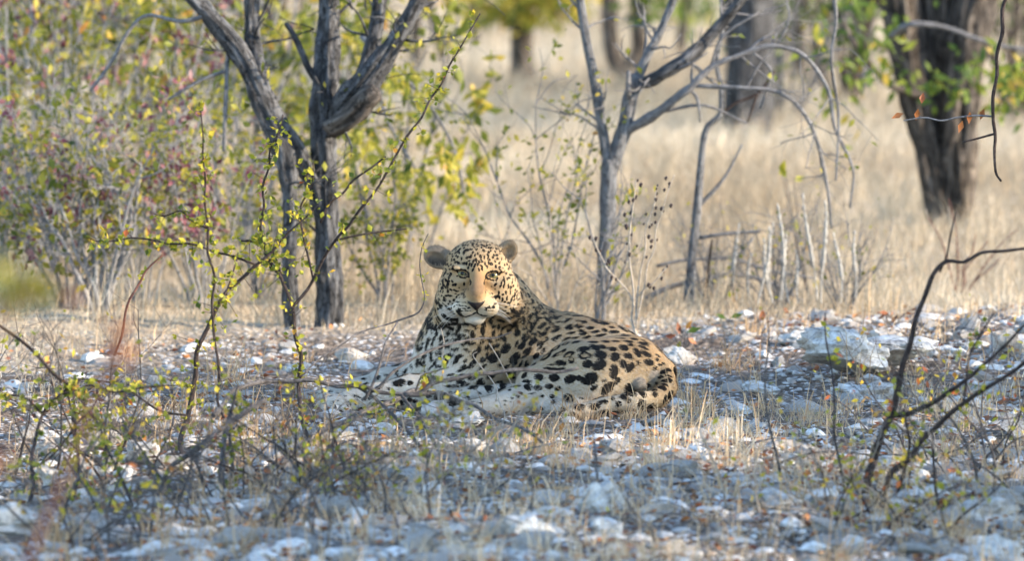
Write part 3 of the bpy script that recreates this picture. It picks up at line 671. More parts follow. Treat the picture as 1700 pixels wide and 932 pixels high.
fr_ = [LP(790.5+x, y, HD-.176+abs(x)*.0010+max(0, y-504)*.0004) for x, y in prof]; bk_ = [LP(790.5+x*1.1, y+.5, HD-.11) for x, y in prof]
cen = LP(790.5, 505.5, HD-.182); nv = np.array(fr_+bk_+[cen]); n_ = len(prof)
tri = [[i, (i+1) % n_, 2*n_] for i in range(n_)]; qd = [[i, i+n_, (i+1) % n_+n_, (i+1) % n_] for i in range(n_)]
nb_.add(nv, [np.array(tri), np.array(qd)]); lchild('nose', nb_.mesh('nose'), m)
m, nt, b = mat('leopard_whisker'); b.inputs['Base Color'].default_value = (0.85, 0.82, 0.78, 1); b.inputs['Roughness'].default_value = 0.4
for sgn, x0 in ((-1, 768), (1, 812)):
    for j in range(7):
        y0 = 505+j*2.6+random.uniform(-1, 1); L_w = random.uniform(28, 52); dr = random.uniform(6, 22)+j*2
        wb = MB(); tube(wb, [np.append(LP(x0+sgn*t*L_w, y0+dr*t*t+(-4*t), HD-.13+.05*t), .00055*(1-.7*t)) for t in (0, .33, .66, 1)], sides=4, sub=3)
        lchild('whisker', wb.mesh('whisker'), m)
rng = np.random.default_rng(102)
# ---------------------------------------------------------------- trees and shrubs of the background
def pts_px(rows):
    """rows of px, py, distance, radius in photo px -> x,y,z,r"""
    return [np.append(P(x, y, d), rm(r, d)) for x, y, d, r in rows]
LAST = {}
def limb(name, rows, m, parent, sides=10, rough=.12, ridges=0.0, sub=5, world=False):
    mb = MB(); c, r, T = tube(mb, rows if world else pts_px(rows), sides, sub, rough, ridges, seed=int(rng.integers(1, 999)))
    mb.V = [v-np.array(parent.location) for v in mb.V]
    LAST['o'] = obj(name, mb.mesh(name), m, parent); return c, r, T
def grow(br, lf, p, d, L, r, lev, spread=.6, leafn=26, ll=.045, up=.15, gaps=None, bias=None):
    """recursive branch; br, lf are mesh builders; leaves on the last levels"""
    n = 4; pts = [np.append(p, r)]; q = np.array(p, float); dd = norm(d)
    for i in range(n):
        dd = norm(dd+rng.normal(0, .16, 3)+np.array([0, 0, up*.3])); q = q+dd*L/n; pts.append(np.append(q, r*(1-.55*(i+1)/n)))
    tube(br, pts, 6 if r > .012 else 4, 2, .1 if r > .012 else 0, 0, seed=int(rng.integers(1, 99)), cap=False)
    if lev <= 1:
        k = rng.poisson(leafn)
        if k:
            t = rng.random(k); base = np.array(p)+(q-np.array(p))*t[:, None]+rng.normal(0, L*.16, (k, 3))
            D = rng.normal(0, 1, (k, 3))+np.array([0, 0, -.35]); N = rng.normal(0, 1, (k, 3))+np.array([0, 0, .7])
            s = ll*rng.uniform(.6, 1.25, k)
            if gaps is not None:
                kp = gaps(base); base, D, N, s = base[kp], D[kp], N[kp], s[kp]
            if len(base):
                b_ = rng.beta(2, 2.6, len(base)) if bias is None else np.clip(rng.normal(bias, .22, len(base)), 0, 1)
                leaves(lf, base, D, N, s, s*.55, b_)
    if lev > 0:
        for i in range(rng.integers(2, 4)):
            t = rng.uniform(.45, 1.0); s_ = np.array(p)+(q-np.array(p))*t
            nd_ = norm(dd+rng.normal(0, spread, 3)); grow(br, lf, s_, nd_, L*rng.uniform(.6, .8), r*.45 if t < .95 else r*.5, lev-1, spread, leafn, ll, up, gaps, bias)
def crown(parent, starts, bark, leafm, lev=3, L=.8, leafn=26, ll=.045, spread=.6, gaps=None, up=.15):
    br, lf = MB(), MB()
    for p, d, r in starts: grow(br, lf, p, d, L, r, lev, spread, leafn, ll, up, gaps)
    O = np.array(parent.location)
    br.V = [v-O for v in br.V]; obj('branches', br.mesh('branches'), bark, parent)['kind'] = 'stuff'
    if lf.n: lf.V = [v-O for v in lf.V]; obj('crown', lf.mesh('crown'), leafm, parent)['kind'] = 'stuff'
def twiggy(parent, limbs, n, L, m, leafm=None, leafn=0):
    """fine side twigs along limbs, joined"""
    br, lf = MB(), MB()
    for c, r, T in limbs:
        for _ in range(n):
            i = int(rng.integers(2, len(c)-1)); d = norm(np.cross(T[i], rng.normal(0, 1, 3))+T[i]*.6); grow(br, lf, c[i]+d*r[i]*.8, d, L*rng.uniform(.4, 1.2), min(r[i]*.4, .005), 1, .6, leafn, .03, .05)
    O = np.array(parent.location); br.V = [v-O for v in br.V]; obj('twigs', br.mesh('twigs'), m, parent)['kind'] = 'stuff'
    if lf.n: lf.V = [v-O for v in lf.V]; obj('leaves', lf.mesh('leaves'), leafm, parent)['kind'] = 'stuff'
def tip(c, T, r): return (c[-1], T[-1], r[-1]*.9)

# T1: the many-stemmed grey tree left of the leopard
D = 22.5
t1 = thing('tree', ground_at(545, 560), 'rough grey tree forking low into three stems left of the leopard', 'tree')
a1 = limb('trunk', [(545, 566, D, 28), (547, 520, D, 25.5), (547, 470, D, 25), (543, 380, D, 24), (540, 280, D, 22), (538, 205, D, 25), (540, 140, D, 24), (545, 60, D+.05, 20), (551, -40, D+.1, 17), (560, -160, D+.15, 14)], M['bark_grey'], t1, 36, .22, .5, 16)
a2 = limb('stem', [(486, 562, D-.1, 16), (482, 500, D-.1, 14), (480, 430, D-.1, 14), (481, 330, D-.1, 15), (466, 240, D-.1, 21), (440, 175, D-.1, 23), (402, 95, D-.1, 18), (352, 30, D-.1, 14.5), (300, -30, D-.1, 13), (250, -110, D-.1, 10)], M['bark_grey'], t1, 32, .22, .45, 14)
a3 = limb('limb', [(532, 345, D, 15), (515, 295, D-.03, 15), (490, 245, D-.06, 17), (455, 200, D-.1, 16)], M['bark_grey'], t1, 28, .2, .45, 14)
a4 = limb('limb', [(448, 190, D-.1, 15), (428, 120, D-.05, 16), (418, 45, D, 15), (420, -30, D, 14), (430, -140, D, 10)], M['bark_grey'], t1, 28, .2, .45, 14)
a5 = limb('limb', [(545, 215, D, 22), (570, 180, D-.05, 26), (605, 140, D-.1, 25), (650, 78, D-.1, 19), (690, 10, D-.1, 15), (725, -60, D-.1, 12)], M['bark_grey'], t1, 32, .22, .48, 14)
a6 = limb('limb', [(600, 140, D+.02, 16), (617, 80, D+.06, 15), (628, 20, D+.1, 14), (636, -60, D+.1, 11)], M['bark_grey'], t1, 20, .12, .28, 10)
limb('broken_stub', [(548, 215, D-.1, 18), (585, 190, D-.14, 20), (608, 165, D-.16, 19), (626, 152, D-.17, 15)], M['bark_brown'], t1, 20, .3, .35, 8)
limb('twig', [(536, 145, D, 7), (512, 112, D, 6), (490, 62, D, 5), (474, 38, D, 4)], M['bark_grey'], t1, 8)
limb('twig', [(380, 60, D, 4), (376, 130, D-.1, 4), (372, 250, D-.1, 4)], M['twig_grey'], t1, 6)
limb('twig', [(372, 118, D-.1, 3.5), (330, 135, D-.1, 3), (280, 165, D-.1, 2.5)], M['twig_grey'], t1, 6)
limb('twig', [(345, 25, D-.1, 4.5), (300, 35, D-.1, 3.5), (245, 25, D, 3), (215, 50, D, 3), (180, 110, D, 3), (150, 150, D, 2.5)], M['twig_grey'], t1, 6)
crown(t1, [tip(*[a1[i] for i in (0, 2, 1)]), tip(a2[0], a2[2], a2[1]), tip(a4[0], a4[2], a4[1]), tip(a5[0], a5[2], a5[1]), tip(a6[0], a6[2], a6[1])], M['bark_grey'], M['leaf_back'], 3, .55, 22, .045, .55)

twiggy(t1, [a1, a2, a4, a5, a6], 7, .22, M['bark_grey'], M['leaf_back'], 1.0)

# T2: slender Y-shaped tree
D = 23.2
t2_l = []
t2 = thing('tree', ground_at(1000, 522), 'slender smooth grey tree with a Y fork behind the leopard', 'tree')
limb('trunk', [(1000, 532, D, 14), (1001, 480, D, 12.5), (1005, 420, D, 13), (1010, 330, D, 14), (1013, 265, D, 15)], M['bark_smooth'], t2, 18, .1, .12, 8)
b1 = limb('stem', [(1013, 285, D, 11), (1001, 220, D, 9), (986, 130, D, 8.5), (971, 50, D, 7.5), (960, -30, D, 7), (950, -130, D, 5)], M['bark_smooth'], t2, 12, .1, .1)
limb('stem', [(1013, 280, D, 13), (1036, 215, D, 14), (1048, 160, D, 13), (1058, 125, D, 12)], M['bark_smooth'], t2, 14, .16, .1)
b2 = limb('branch', [(1056, 135, D, 9), (1076, 90, D, 8), (1101, 40, D, 7), (1128, -30, D, 7), (1150, -120, D, 5)], M['bark_smooth'], t2, 12, .1, .1)
b3 = limb('branch', [(1062, 140, D, 9), (1090, 128, D-.05, 12), (1140, 98, D-.05, 13), (1182, 55, D, 10), (1232, -5, D, 9), (1290, -80, D, 7)], M['bark_grey'], t2, 18, .2, .25, 8)
_l = limb('branch', [(1038, 218, D, 10), (1090, 187, D-.05, 8), (1140, 150, D-.1, 7), (1180, 112, D-.1, 5.5), (1240, 87, D-.1, 4.6), (1290, 76, D-.1, 4), (1338, 95, D-.1, 3.6), (1375, 150, D-.1, 3.4), (1386, 212, D-.1, 3), (1416, 280, D-.1, 2.4), (1411, 345, D-.1, 2)], M['twig_grey'], t2, 8, .25); t2_l.append(_l)
_l = limb('branch', [(1150, 142, D-.1, 4), (1240, 146, D-.12, 3.6), (1300, 156, D-.12, 3.6), (1345, 205, D-.12, 3.4), (1370, 290, D-.1, 3), (1381, 380, D-.1, 1.8)], M['twig_grey'], t2, 8, .25); t2_l += [_l, b1, b2, b3]
limb('twig', [(1048, 170, D, 5), (1043, 150, D-.05, 5), (1044, 118, D-.05, 4)], M['twig_grey'], t2, 6)
for rows in ([(1145, 148, D-.1, 3), (1158, 165, D-.1, 3.5), (1162, 203, D-.1, 1.5)], [(1385, -10, D-.4, 4), (1388, 40, D-.4, 3), (1380, 100, D-.4, 3), (1392, 190, D-.3, 2.6), (1388, 300, D-.3, 2)], [(1250, 86, D-.1, 2.5), (1280, 120, D-.1, 2.5), (1262, 180, D-.1, 2)], [(1290, 76, D-.1, 2), (1310, 30, D-.1, 2), (1300, -20, D-.1, 2)], [(1180, 112, D, 3), (1200, 60, D, 2.5), (1260, 20, D, 2)], [(1100, 185, D, 3), (1170, 175, D, 2.5), (1240, 205, D, 2)]):
    limb('twig', rows, M['twig_grey'], t2, 6)
crown(t2, [(b1[0][-1], b1[2][-1], .008), (b2[0][-1], b2[2][-1], .008), (b3[0][-1], b3[2][-1], .012)], M['bark_smooth'], M['leaf_back'], 3, .5, 10, .04)

twiggy(t2, t2_l, 9, .2, M['twig_grey'], M['leaf_back'], .25)

# T4: thin sapling with fallen sticks beside it
D = 23.4
t4 = thing('sapling', ground_at(1143, 512), 'thin crooked grey sapling beside the Y-shaped tree', 'tree')
limb('trunk', [(1142, 520, D, 10), (1148, 440, D, 8.5), (1155, 370, D, 8), (1159, 330, D, 7.5), (1165, 260, D, 6), (1173, 214, D, 6), (1195, 190, D, 5), (1197, 150, D, 4.5), (1190, 100, D, 4), (1200, 45, D, 3), (1195, -20, D, 2.5)], M['bark_smooth'], t4, 10, .16, .1)
limb('branch', [(1157, 345, D, 5), (1180, 322, D, 4), (1206, 290, D, 3), (1232, 240, D, 2)], M['twig_grey'], t4, 6)
limb('branch', [(1196, 190, D, 3), (1222, 170, D, 3), (1258, 155, D, 3), (1286, 118, D, 2)], M['twig_dark'], t4, 6)
limb('branch', [(1258, 155, D, 2.5), (1240, 205, D, 2)], M['twig_dark'], t4, 6)
limb('branch', [(1160, 395, D, 3.5), (1210, 388, D, 3), (1262, 384, D, 2.5)], M['twig_grey'], t4, 6)
limb('side_stem', [(1168, 515, D-.1, 3), (1174, 460, D-.1, 3), (1182, 398, D-.1, 2)], M['twig_dark'], t4, 6)
def stick(lab, paths, m, name='fallen_branch', cat='branch', ref=None):
    t = thing(name, ground_at(*ref), lab, cat)
    for i, rows in enumerate(paths): limb('stem' if i == 0 else 'twig', rows, m, t, 7, .15)
stick('long grey fallen branch on the dry grass behind the sapling', [[(1058, 506, 23.6, 5), (1110, 478, 23.6, 4.5), (1170, 464, 23.6, 4.2), (1225, 456, 23.6, 4), (1290, 475, 23.6, 3.5), (1340, 505, 23.6, 3)], [(1208, 458, 23.6, 3.5), (1220, 435, 23.6, 3.5), (1250, 395, 23.6, 2.5)], [(1090, 442, 23.7, 3), (1140, 432, 23.7, 3), (1215, 428, 23.7, 3)], [(1215, 428, 23.7, 3), (1280, 450, 23.7, 2.5), (1350, 462, 23.7, 2)]], M['twig_grey'], ref=(1150, 500))

# T5: the big dark tree on the right
D = 27.3
t5 = thing('tree', ground_at(1575, 368), 'big dark brown tree of fused stems at right', 'tree')
c1 = limb('stem', [(1566, 380, D, 26), (1548, 290, D, 27), (1524, 190, D, 27), (1507, 85, D, 33), (1488, -40, D, 37), (1450, -260, D, 26), (1400, -420, D, 18)], M['bark_brown'], t5, 40, .2, .6, 16)
c2 = limb('stem', [(1588, 380, D, 26), (1590, 290, D, 33), (1593, 175, D, 38), (1603, 60, D, 40), (1624, -50, D, 38), (1680, -280, D, 28), (1720, -420, D, 18)], M['bark_brown'], t5, 40, .2, .6, 16)
c3 = limb('stem', [(1576, 380, D+.1, 26), (1568, 280, D+.1, 36), (1556, 150, D+.1, 42), (1553, 30, D+.1, 46), (1550, -90, D+.1, 46), (1560, -300, D+.1, 30), (1570, -450, D, 20)], M['bark_brown'], t5, 40, .25, .6, 16)
limb('branch', [(1530, 160, D-.2, 8), (1480, 140, D-.25, 7), (1430, 90, D-.3, 6), (1390, 20, D-.3, 5), (1360, -50, D-.3, 5)], M['bark_brown'], t5, 8)
limb('branch', [(1480, 60, D-.5, 5), (1510, 40, D-.6, 5), (1570, 45, D-.6, 4), (1640, 70, D-.6, 3.5), (1720, 85, D-.6, 3)], M['twig_grey'], t5, 8)
crown(t5, [(c[0][-1], c[2][-1], .04) for c in (c1, c2, c3)], M['bark_brown'], M['leaf_green'], 4, .9, 14, .07, .6)
lf, br = MB(), MB()
def hang(lf, px, py, d, wpx, hpx, n, ll, bias=.45, droop=.6, asp=.42):
    x = rng.normal(px, wpx*.5, n); y = rng.normal(py, hpx*.5, n); C = np.array([P(a, b, d+rng.normal(0, .12)) for a, b in zip(x, y)])
    s = ll*rng.uniform(.6, 1.2, n); Dr = rng.normal(0, .7, (n, 3))+np.array([0, 0, -droop]); N = rng.normal(0, .6, (n, 3))+np.array([0, -.8, .5])
    leaves(lf, C, Dr, N, s, s*asp, np.clip(rng.normal(bias, .22, n), 0, 1))
for a in ((1560, 140, 26.9, 60, 30, 40, .6), (1620, 105, 26.8, 60, 50, 34, .5), (1450, 90, 26.8, 60, 80, 62, .6), (1400, 160, 26.9, 50, 50, 26, .7), (1675, 150, 26.5, 40, 50, 50, .65), (1685, 110, 26.5, 40, 40, 30, .6), (1430, 20, 27, 80, 50, 50, .5), (1350, 60, 27, 40, 60, 14, .6)):
    hang(lf, a[0], a[1], a[2], a[3], a[4], a[5], .065, a[6])
lf.V = [v-np.array(t5.location) for v in lf.V]; obj('hanging_leaves', lf.mesh('hanging_leaves'), M['leaf_green'], t5)['kind'] = 'stuff'

# T6: smooth grey trunk further back
D = 33.0
t6 = thing('tree', ground_at(1228, 285), 'thick pale grey straight trunk behind the arching branches', 'tree')
c6 = limb('trunk', [(1240, 305, D, 56), (1240, 220, D, 50), (1242, 100, D, 49), (1244, -30, D, 52), (1230, -250, D, 26), (1240, -400, D, 20)], M['bark_grey'], t6, 28, .15, .3, 10)
crown(t6, [(c6[0][-1], c6[2][-1]+np.array([s, 0, 0]), .04) for s in (-.5, 0, .5)], M['bark_smooth'], M['leaf_green'], 4, .9, 10, .07, .6)

def far_tree(lab, stems, m, leafb, leafm, hangs, lev=3):
    t = thing('tree', ground_at(stems[0][0][0], stems[0][0][1]), lab, 'tree'); st = []
    for rows in stems:
        c = limb('trunk' if not st else 'stem', rows, m, t, 12, .15, .15); st.append((c[0][-1], c[2][-1], c[1][-1]))
    crown(t, st, m, leafm, lev, .9, 12, .08)
    if hangs:
        lf = MB()
        for h in hangs: hang(lf, *h)
        lf.V = [v-np.array(t.location) for v in lf.V]; obj('hanging_leaves', lf.mesh('hanging_leaves'), leafm, t)['kind'] = 'stuff'
far_tree('far dark brown trunk in the middle of the sunlit grass', [[(868, 130, 37.6, 24), (866, 90, 37.6, 19), (866, 30, 37.6, 21), (864, -60, 37.6, 24), (850, -250, 37.6, 20)]], M['bark_brown'], .5, M['leaf_back'], [(880, 10, 37.4, 90, 30, 220, .09, .5), (830, 5, 37.5, 60, 25, 100, .09, .6), (930, -5, 37.4, 50, 20, 80, .09, .5)])
far_tree('far dark double trunk behind the Y-shaped tree', [[(1045, 130, 37, 18), (1022, 100, 37, 15), (1012, 50, 37, 14), (1010, -40, 37, 14), (1000, -200, 37, 10)], [(1040, 118, 37, 14), (1060, 85, 37, 12), (1060, 20, 37, 14), (1068, -60, 37, 14), (1080, -200, 37, 10)]], M['bark_brown'], .5, M['leaf_green'], [(1090, 0, 37, 60, 40, 60, .09, .5)])
far_tree('far pair of thin dark stems right of the forked tree', [[(692, 125, 38, 9), (690, 60, 38, 9), (697, -20, 38, 9), (700, -160, 38, 8)], [(738, 100, 38, 8), (722, 50, 38, 8), (712, -10, 38, 8), (705, -160, 38, 7)]], M['bark_brown'], .5, M['leaf_back'], [(745, 60, 38, 20, 20, 20, .09, .5)])
far_tree('far grey trunk between the smooth trunk and the big dark tree', [[(1420, 235, 36, 16), (1428, 120, 36, 16), (1440, -20, 36, 18), (1450, -200, 36, 12)]], M['bark_smooth'], .4, M['leaf_green'], None)

far_tree('far dark trunk at the top left of the middle grass', [[(790, 70, 41, 9), (786, 20, 41, 9), (780, -60, 41, 9), (775, -200, 41, 7)]], M['bark_brown'], .5, M['leaf_back'], [(770, 0, 41, 40, 30, 60, .09, .5)])
far_tree('far slender trunk right of the far double trunk', [[(1130, 90, 40, 9), (1135, 30, 40, 9), (1145, -60, 40, 9), (1150, -220, 40, 7)]], M['bark_brown'], .5, M['leaf_green'], [(1150, 10, 40, 60, 30, 60, .09, .5)])
far_tree('far dark trunk behind the arching branches', [[(1330, 150, 38, 13), (1326, 60, 38, 13), (1330, -30, 38, 14), (1340, -220, 38, 10)]], M['bark_brown'], .5, M['leaf_green'], [(1310, 10, 38, 60, 40, 60, .09, .5)])
# shrubs
LOWT = []
for lab, px, d, h in (('fine grey twiggy thicket at the far left edge', 10, 23.3, .62), ('fine grey twiggy thicket right of the left edge', 120, 23.0, .7), ('fine grey twiggy thicket in the middle of the left side', 230, 23.4, .75), ('fine grey twiggy thicket beside the leaning stem of the forked tree', 340, 23.1, .7), ('fine grey twiggy thicket behind the foot of the forked tree', 430, 23.8, .6)):
    LOWT.append((lab, px, d, h))
M['twig_hazy'] = bark_mat('twig_hazy', (0.15, 0.148, 0.155), (0.27, 0.268, 0.28), (0.42, 0.415, 0.43), 90)
def shrub(name, lab, base, n, h, spread, leafn, ll, bark, leafm, lev=2, group=None, lean=(0, 0), r0=.012, scat=.0, thick=1.0, leafbias=None, stemname='stem', up=.15, podn=0, stemtwigs=True, cat='shrub'):
    t = thing(name, base, lab, cat, group); O = np.array(base, float); br, lf, pod = MB(), MB(), MB()
    for i in range(n):
        a = rng.uniform(0, 6.28); tilt = rng.uniform(.05, 1)*spread
        d = norm(np.array([math.cos(a)*tilt+lean[0], math.sin(a)*tilt*.6+lean[1], 1])); q = O+np.array([math.cos(a), math.sin(a), 0])*rng.uniform(0, .06)*h+np.array([rng.normal(0, scat), rng.normal(0, scat), 0])
        L = h*rng.uniform(.6, 1.05); k = 6; pts = [np.append(q-np.array([0, 0, .02]), r0*rng.uniform(.6, 1.2))]; rr = pts[0][3]
        for j in range(k):
            d = norm(d+rng.normal(0, .13, 3)+np.array([0, 0, up])); q = q+d*L/k; pts.append(np.append(q, rr*(1-.75*(j+1)/k)))
            if j >= 1 and lev > 0:
                for _ in range(rng.integers(1, 3)):
                    grow(br, lf, q, norm(d+rng.normal(0, .8, 3)), L*rng.uniform(.18, .36), rr*.35*thick, lev-1, .7, leafn, ll, .1, None, leafbias)
            if podn and j >= 2 and rng.random() < .42:
                kk = podn+8; C = q+rng.normal(0, .022, (kk, 3)); leaves(pod, C, rng.normal(0, 1, (kk, 3))+np.array([0, 0, -.8]), rng.normal(0, 1, (kk, 3)), .034, .017, rng.random(kk))
        mb = MB(); tube(mb, pts, 7, 3, .12, 0, seed=i+1); mb.V = [v-O for v in mb.V]; obj(stemname, mb.mesh(stemname), bark, t)
    for b_, nm, m_ in ((br, 'twigs', bark), (lf, 'leaves', leafm), (pod, 'seed_pods', M['pod_red'])):
        if b_.n: b_.V = [v-O for v in b_.V]; obj(nm, b_.mesh(nm), m_, t)['kind'] = 'stuff'
    return t
def gbase(px, d): p = P(px, 500, d); p[2] = float(GZ(p[0], d)); return p
BS = [('leafy yellow-green shrub with pale stems at the left edge', -40, 25.6, 14, 1.5, .5, 12, .042, 2), ('shrub of grey stems with dark red pods left of the forked tree', 95, 24.9, 16, 1.35, .6, 6, .036, 5), ('upright grey shrub with red pods and yellow leaves beside the forked tree', 250, 25.3, 16, 1.3, .55, 7, .036, 6),
      ('yellowing shrub growing close behind the forked tree stems', 400, 25.6, 14, 1.45, .45, 9, .04, 3), ('low dry grey shrub with few leaves at the foot of the left thicket', 170, 22.9, 14, .6, .8, 4, .028, 0)]
for lab, px, d, n, h, sp, ln, ll, pod in BS: shrub('shrub', lab, gbase(px, d), n-3, h, sp, ln*.22, ll*1.5, M['twig_hazy'], M['leaf_back'], 2, 'shrubs of the left thicket', leafbias=.5, podn=pod, r0=.009)
tl = thing('leafy_bough', P(200, -120, 27.5), 'low bough of large blurred yellow-green leaves in the top left corner', 'bough'); lf = MB()
for px_, py_, w_, h_, k_ in ((40, 30, 60, 40, 60), (150, 60, 50, 60, 60), (235, 30, 60, 35, 50), (110, 110, 40, 40, 34), (330, 70, 40, 50, 40), (380, 150, 45, 50, 40), (440, 90, 40, 50, 40), (490, 170, 45, 50, 40), (500, 60, 40, 50, 34), (20, 150, 30, 40, 20), (300, 160, 30, 30, 20), (600, 60, 40, 40, 30)): hang(lf, px_, py_, 27.5, w_, h_, k_, .095, .33, .5, .6)
lf.V = [v-np.array(tl.location) for v in lf.V]; obj('leaves', lf.mesh('leaves'), M['leaf_back'], tl)['kind'] = 'stuff'
limb('branch', [(-60, -160, 27.6, 8), (60, -40, 27.5, 6), (160, 20, 27.5, 5), (260, 40, 27.5, 4), (330, 90, 27.5, 3)], M['twig_dark'], tl, 7); limb('branch', [(420, -120, 27.6, 6), (440, 0, 27.5, 5), (470, 100, 27.5, 4), (480, 190, 27.5, 3)], M['twig_dark'], tl, 7)
for lab, px, d, h in LOWT: shrub('twiggy_thicket', lab, gbase(px, d), 13, h, .75, 1.4, .034, M['twig_hazy'], M['leaf_back'], 2, 'fine twiggy thickets on the left', r0=.005, podn=0 if px in (10, 430) else 3)
for lab, px, d, h in (('dense yellow-green bush filling the top left corner', 40, 29, 2.2), ('tall yellow-green bush behind the left thicket', 240, 31, 2.2), ('bright yellow leafed bush behind the forked tree', 480, 28.5, 1.9), ('dark green bush far behind at the left edge', -60, 33, 2.6)):
    shrub('bush', lab, gbase(px, d), 6, h, .5, 5.5 if px != 480 else 2.6, .11, M['twig_dark'], M['leaf_back'], 2, 'bushes behind the left thicket', r0=.011)
shrub('shrub', 'small leafy shrub with hanging yellow-green leaves right of the forked tree', gbase(680, 25.5), 5, .95, .5, 3.5, .06, M['twig_grey'], M['leaf_back'], 2, r0=.009)
lf = MB(); t = thing('leafy_bough', P(640, 180, 24.0), 'bough of bright yellow-green drooping leaves right of the forked tree', 'bough')
for a in ((700, 150, 45, 35, 60), (745, 255, 35, 30, 50), (765, 320, 25, 35, 40), (690, 290, 40, 40, 40), (660, 130, 25, 30, 30), (600, 250, 40, 50, 40)): hang(lf, a[0], a[1], 24.0, a[2], a[3], a[4], .055, .5, 1.0)
lf.V = [v-np.array(t.location) for v in lf.V]; obj('leaves', lf.mesh('leaves'), M['leaf_back'], t)['kind'] = 'stuff'
limb('branch', [(600, 60, 24.3, 5), (650, 110, 24.1, 4), (710, 170, 24, 3), (755, 250, 24, 2.5), (770, 320, 24, 2)], M['twig_grey'], t, 6)
limb('branch', [(620, 80, 24.2, 3), (640, 190, 24.1, 3), (690, 280, 24, 2)], M['twig_grey'], t, 6)
for lab, px, d, h, n in (('tangled bare grey shrub right of the thick pale trunk', 1300, 33.5, 1.3, 14), ('tangled bare grey shrub left of the big dark tree', 1410, 35, 1.4, 14), ('bare brushwood behind the big dark tree', 1540, 36, 1.4, 10), ('bare twiggy shrub at the right edge behind the big dark tree', 1690, 34, 1.3, 10)):
    shrub('bare_shrub', lab, gbase(px, d), n, h, .6, 1.2, .05, M['twig_dark'] if px != 1300 else M['twig_grey'], M['leaf_green'], 2, 'bare shrubs in the background at right', r0=.014, thick=1.4)
for lab, px, d, h in (('messy clump of fine dead twigs among the dry spikes', 1290, 23.3, .36), ('messy clump of fine dead twigs right of the dry spikes', 1400, 23.2, .34), ('fine dead twigs at the foot of the sapling', 1190, 23.5, .28)):
    shrub('dead_twigs', lab, gbase(px, d), 12, h, .9, .15, .02, M['twig_grey'], M['leaf_back'], 2, 'fine dead twigs on the grass', r0=.004)
for lab, px, d, h, ln in (('wispy shrub with few leaves between the leopard and the Y-shaped tree', 920, 23.2, .75, 2.2), ('wispy leafless plant in front of the Y-shaped tree', 985, 22.6, .5, .4), ('small thin shrub just right of the forked tree', 640, 23.5, .45, 3)):
    shrub('wispy_shrub', lab, gbase(px, d), 6, h, .45, ln, .028, M['twig_grey'], M['leaf_back'], 2, 'thin shrubs on the grass', r0=.006)
# trees added to the right, outside the picture, so that their crowns shade the stony ground
def gap_fn(targets):
    T_ = [(np.array(p), r) for p, r in targets]
    def f(B):
        k = np.ones(len(B), bool)
        for p, r in T_:
            w = B-p; d = w-(w@SUNV)[:, None]*SUNV; k &= (d*d).sum(1) > r*r
        return k
    return f
gaps = gap_fn([(P(842, 480, 19.95), .13), (P(1098, 598, 20.1), .21), (P(846, 545, 20), .07), (P(230, 760, 18.2), .12), (P(1640, 560, 21), .12), (P(560, 590, 21), .10), (P(1200, 800, 18), .10)])  # leaves left out along sun rays, shaping the crowns so these spots are lit
ctr = np.array([0, 19.0, 0])+np.array([SUNV[0], SUNV[1], 0])/math.cos(SUN_EL)*8.3
perp = norm(np.array([-SUNV[1], SUNV[0], 0]))
def shade_trees(seed):
    global rng
    rng = np.random.default_rng(seed)
    for k, lab in ((-2.1, 'leafy shade tree out of view right of the near stony ground'), (1.2, 'leafy shade tree out of view right of the leopard'), (-4.9, 'leafy shade tree out of view right of the nearest foreground')):
        b0 = ctr+perp*k; b0[2] = 0; t = thing('shade_tree', b0, lab, 'tree', 'shade trees beyond the right edge')
        c = limb('trunk', [np.append(b0+np.array([0, 0, z])+rng.normal(0, .04, 3), r) for z, r in ((-.1, .17), (.5, .14), (1.1, .13), (1.7, .12))], M['bark_brown'], t, 16, .12, .3, 6, world=True)
        st = [(b0+np.array([0, 0, 1.65]), np.array([math.cos(a), math.sin(a), .55]), .07) for a in np.arange(5)*1.2566+.3]+[(b0+np.array([0, 0, 1.6]), np.array([.1, 0, 1]), .07)]
        crown(t, st, M['bark_brown'], M['leaf_green'], 4, 1.15, 24, .12, .6, gaps, .1)
SHADE_SEED = 3
shade_trees(SHADE_SEED)
rng = np.random.default_rng(103)
# ---------------------------------------------------------------- limestone rubble
import bmesh
def rock_mesh(name, sub, seed, flat=.7, rough=.35, planes=5):
    bm = bmesh.new(); bmesh.ops.create_icosphere(bm, subdivisions=sub, radius=1)
    V = np.array([v.co for v in bm.verts]); F = np.array([[v.index for v in f.verts] for f in bm.faces]); bm.free()
    r_ = np.random.default_rng(seed)
    for k in range(planes):      # broken faces
        n = norm(r_.normal(0, 1, 3)); o = r_.uniform(.45, .8); d = V@n-o; V = V-np.where(d > 0, d, 0)[:, None]*n*.92
    V = V*(1+rough*fbm(V*1.3+seed, seed, 3))[:, None]
    if sub >= 3: V = V*(1+.16*fbm(V*3.5+seed, seed+3, 4)-.12*np.abs(fbm(V*np.array([2, 2, 6])+seed, seed+9, 2)))[:, None]
    V[:, 2] *= flat
    return V, F
PROTO = []
for i in range(12):
    V, F = rock_mesh('rock', 2, 40+i, rng.uniform(.45, .8), .35); me = mk_mesh('rock', V, [F], smooth=False); me.materials.append(M['stone']); PROTO.append(me)
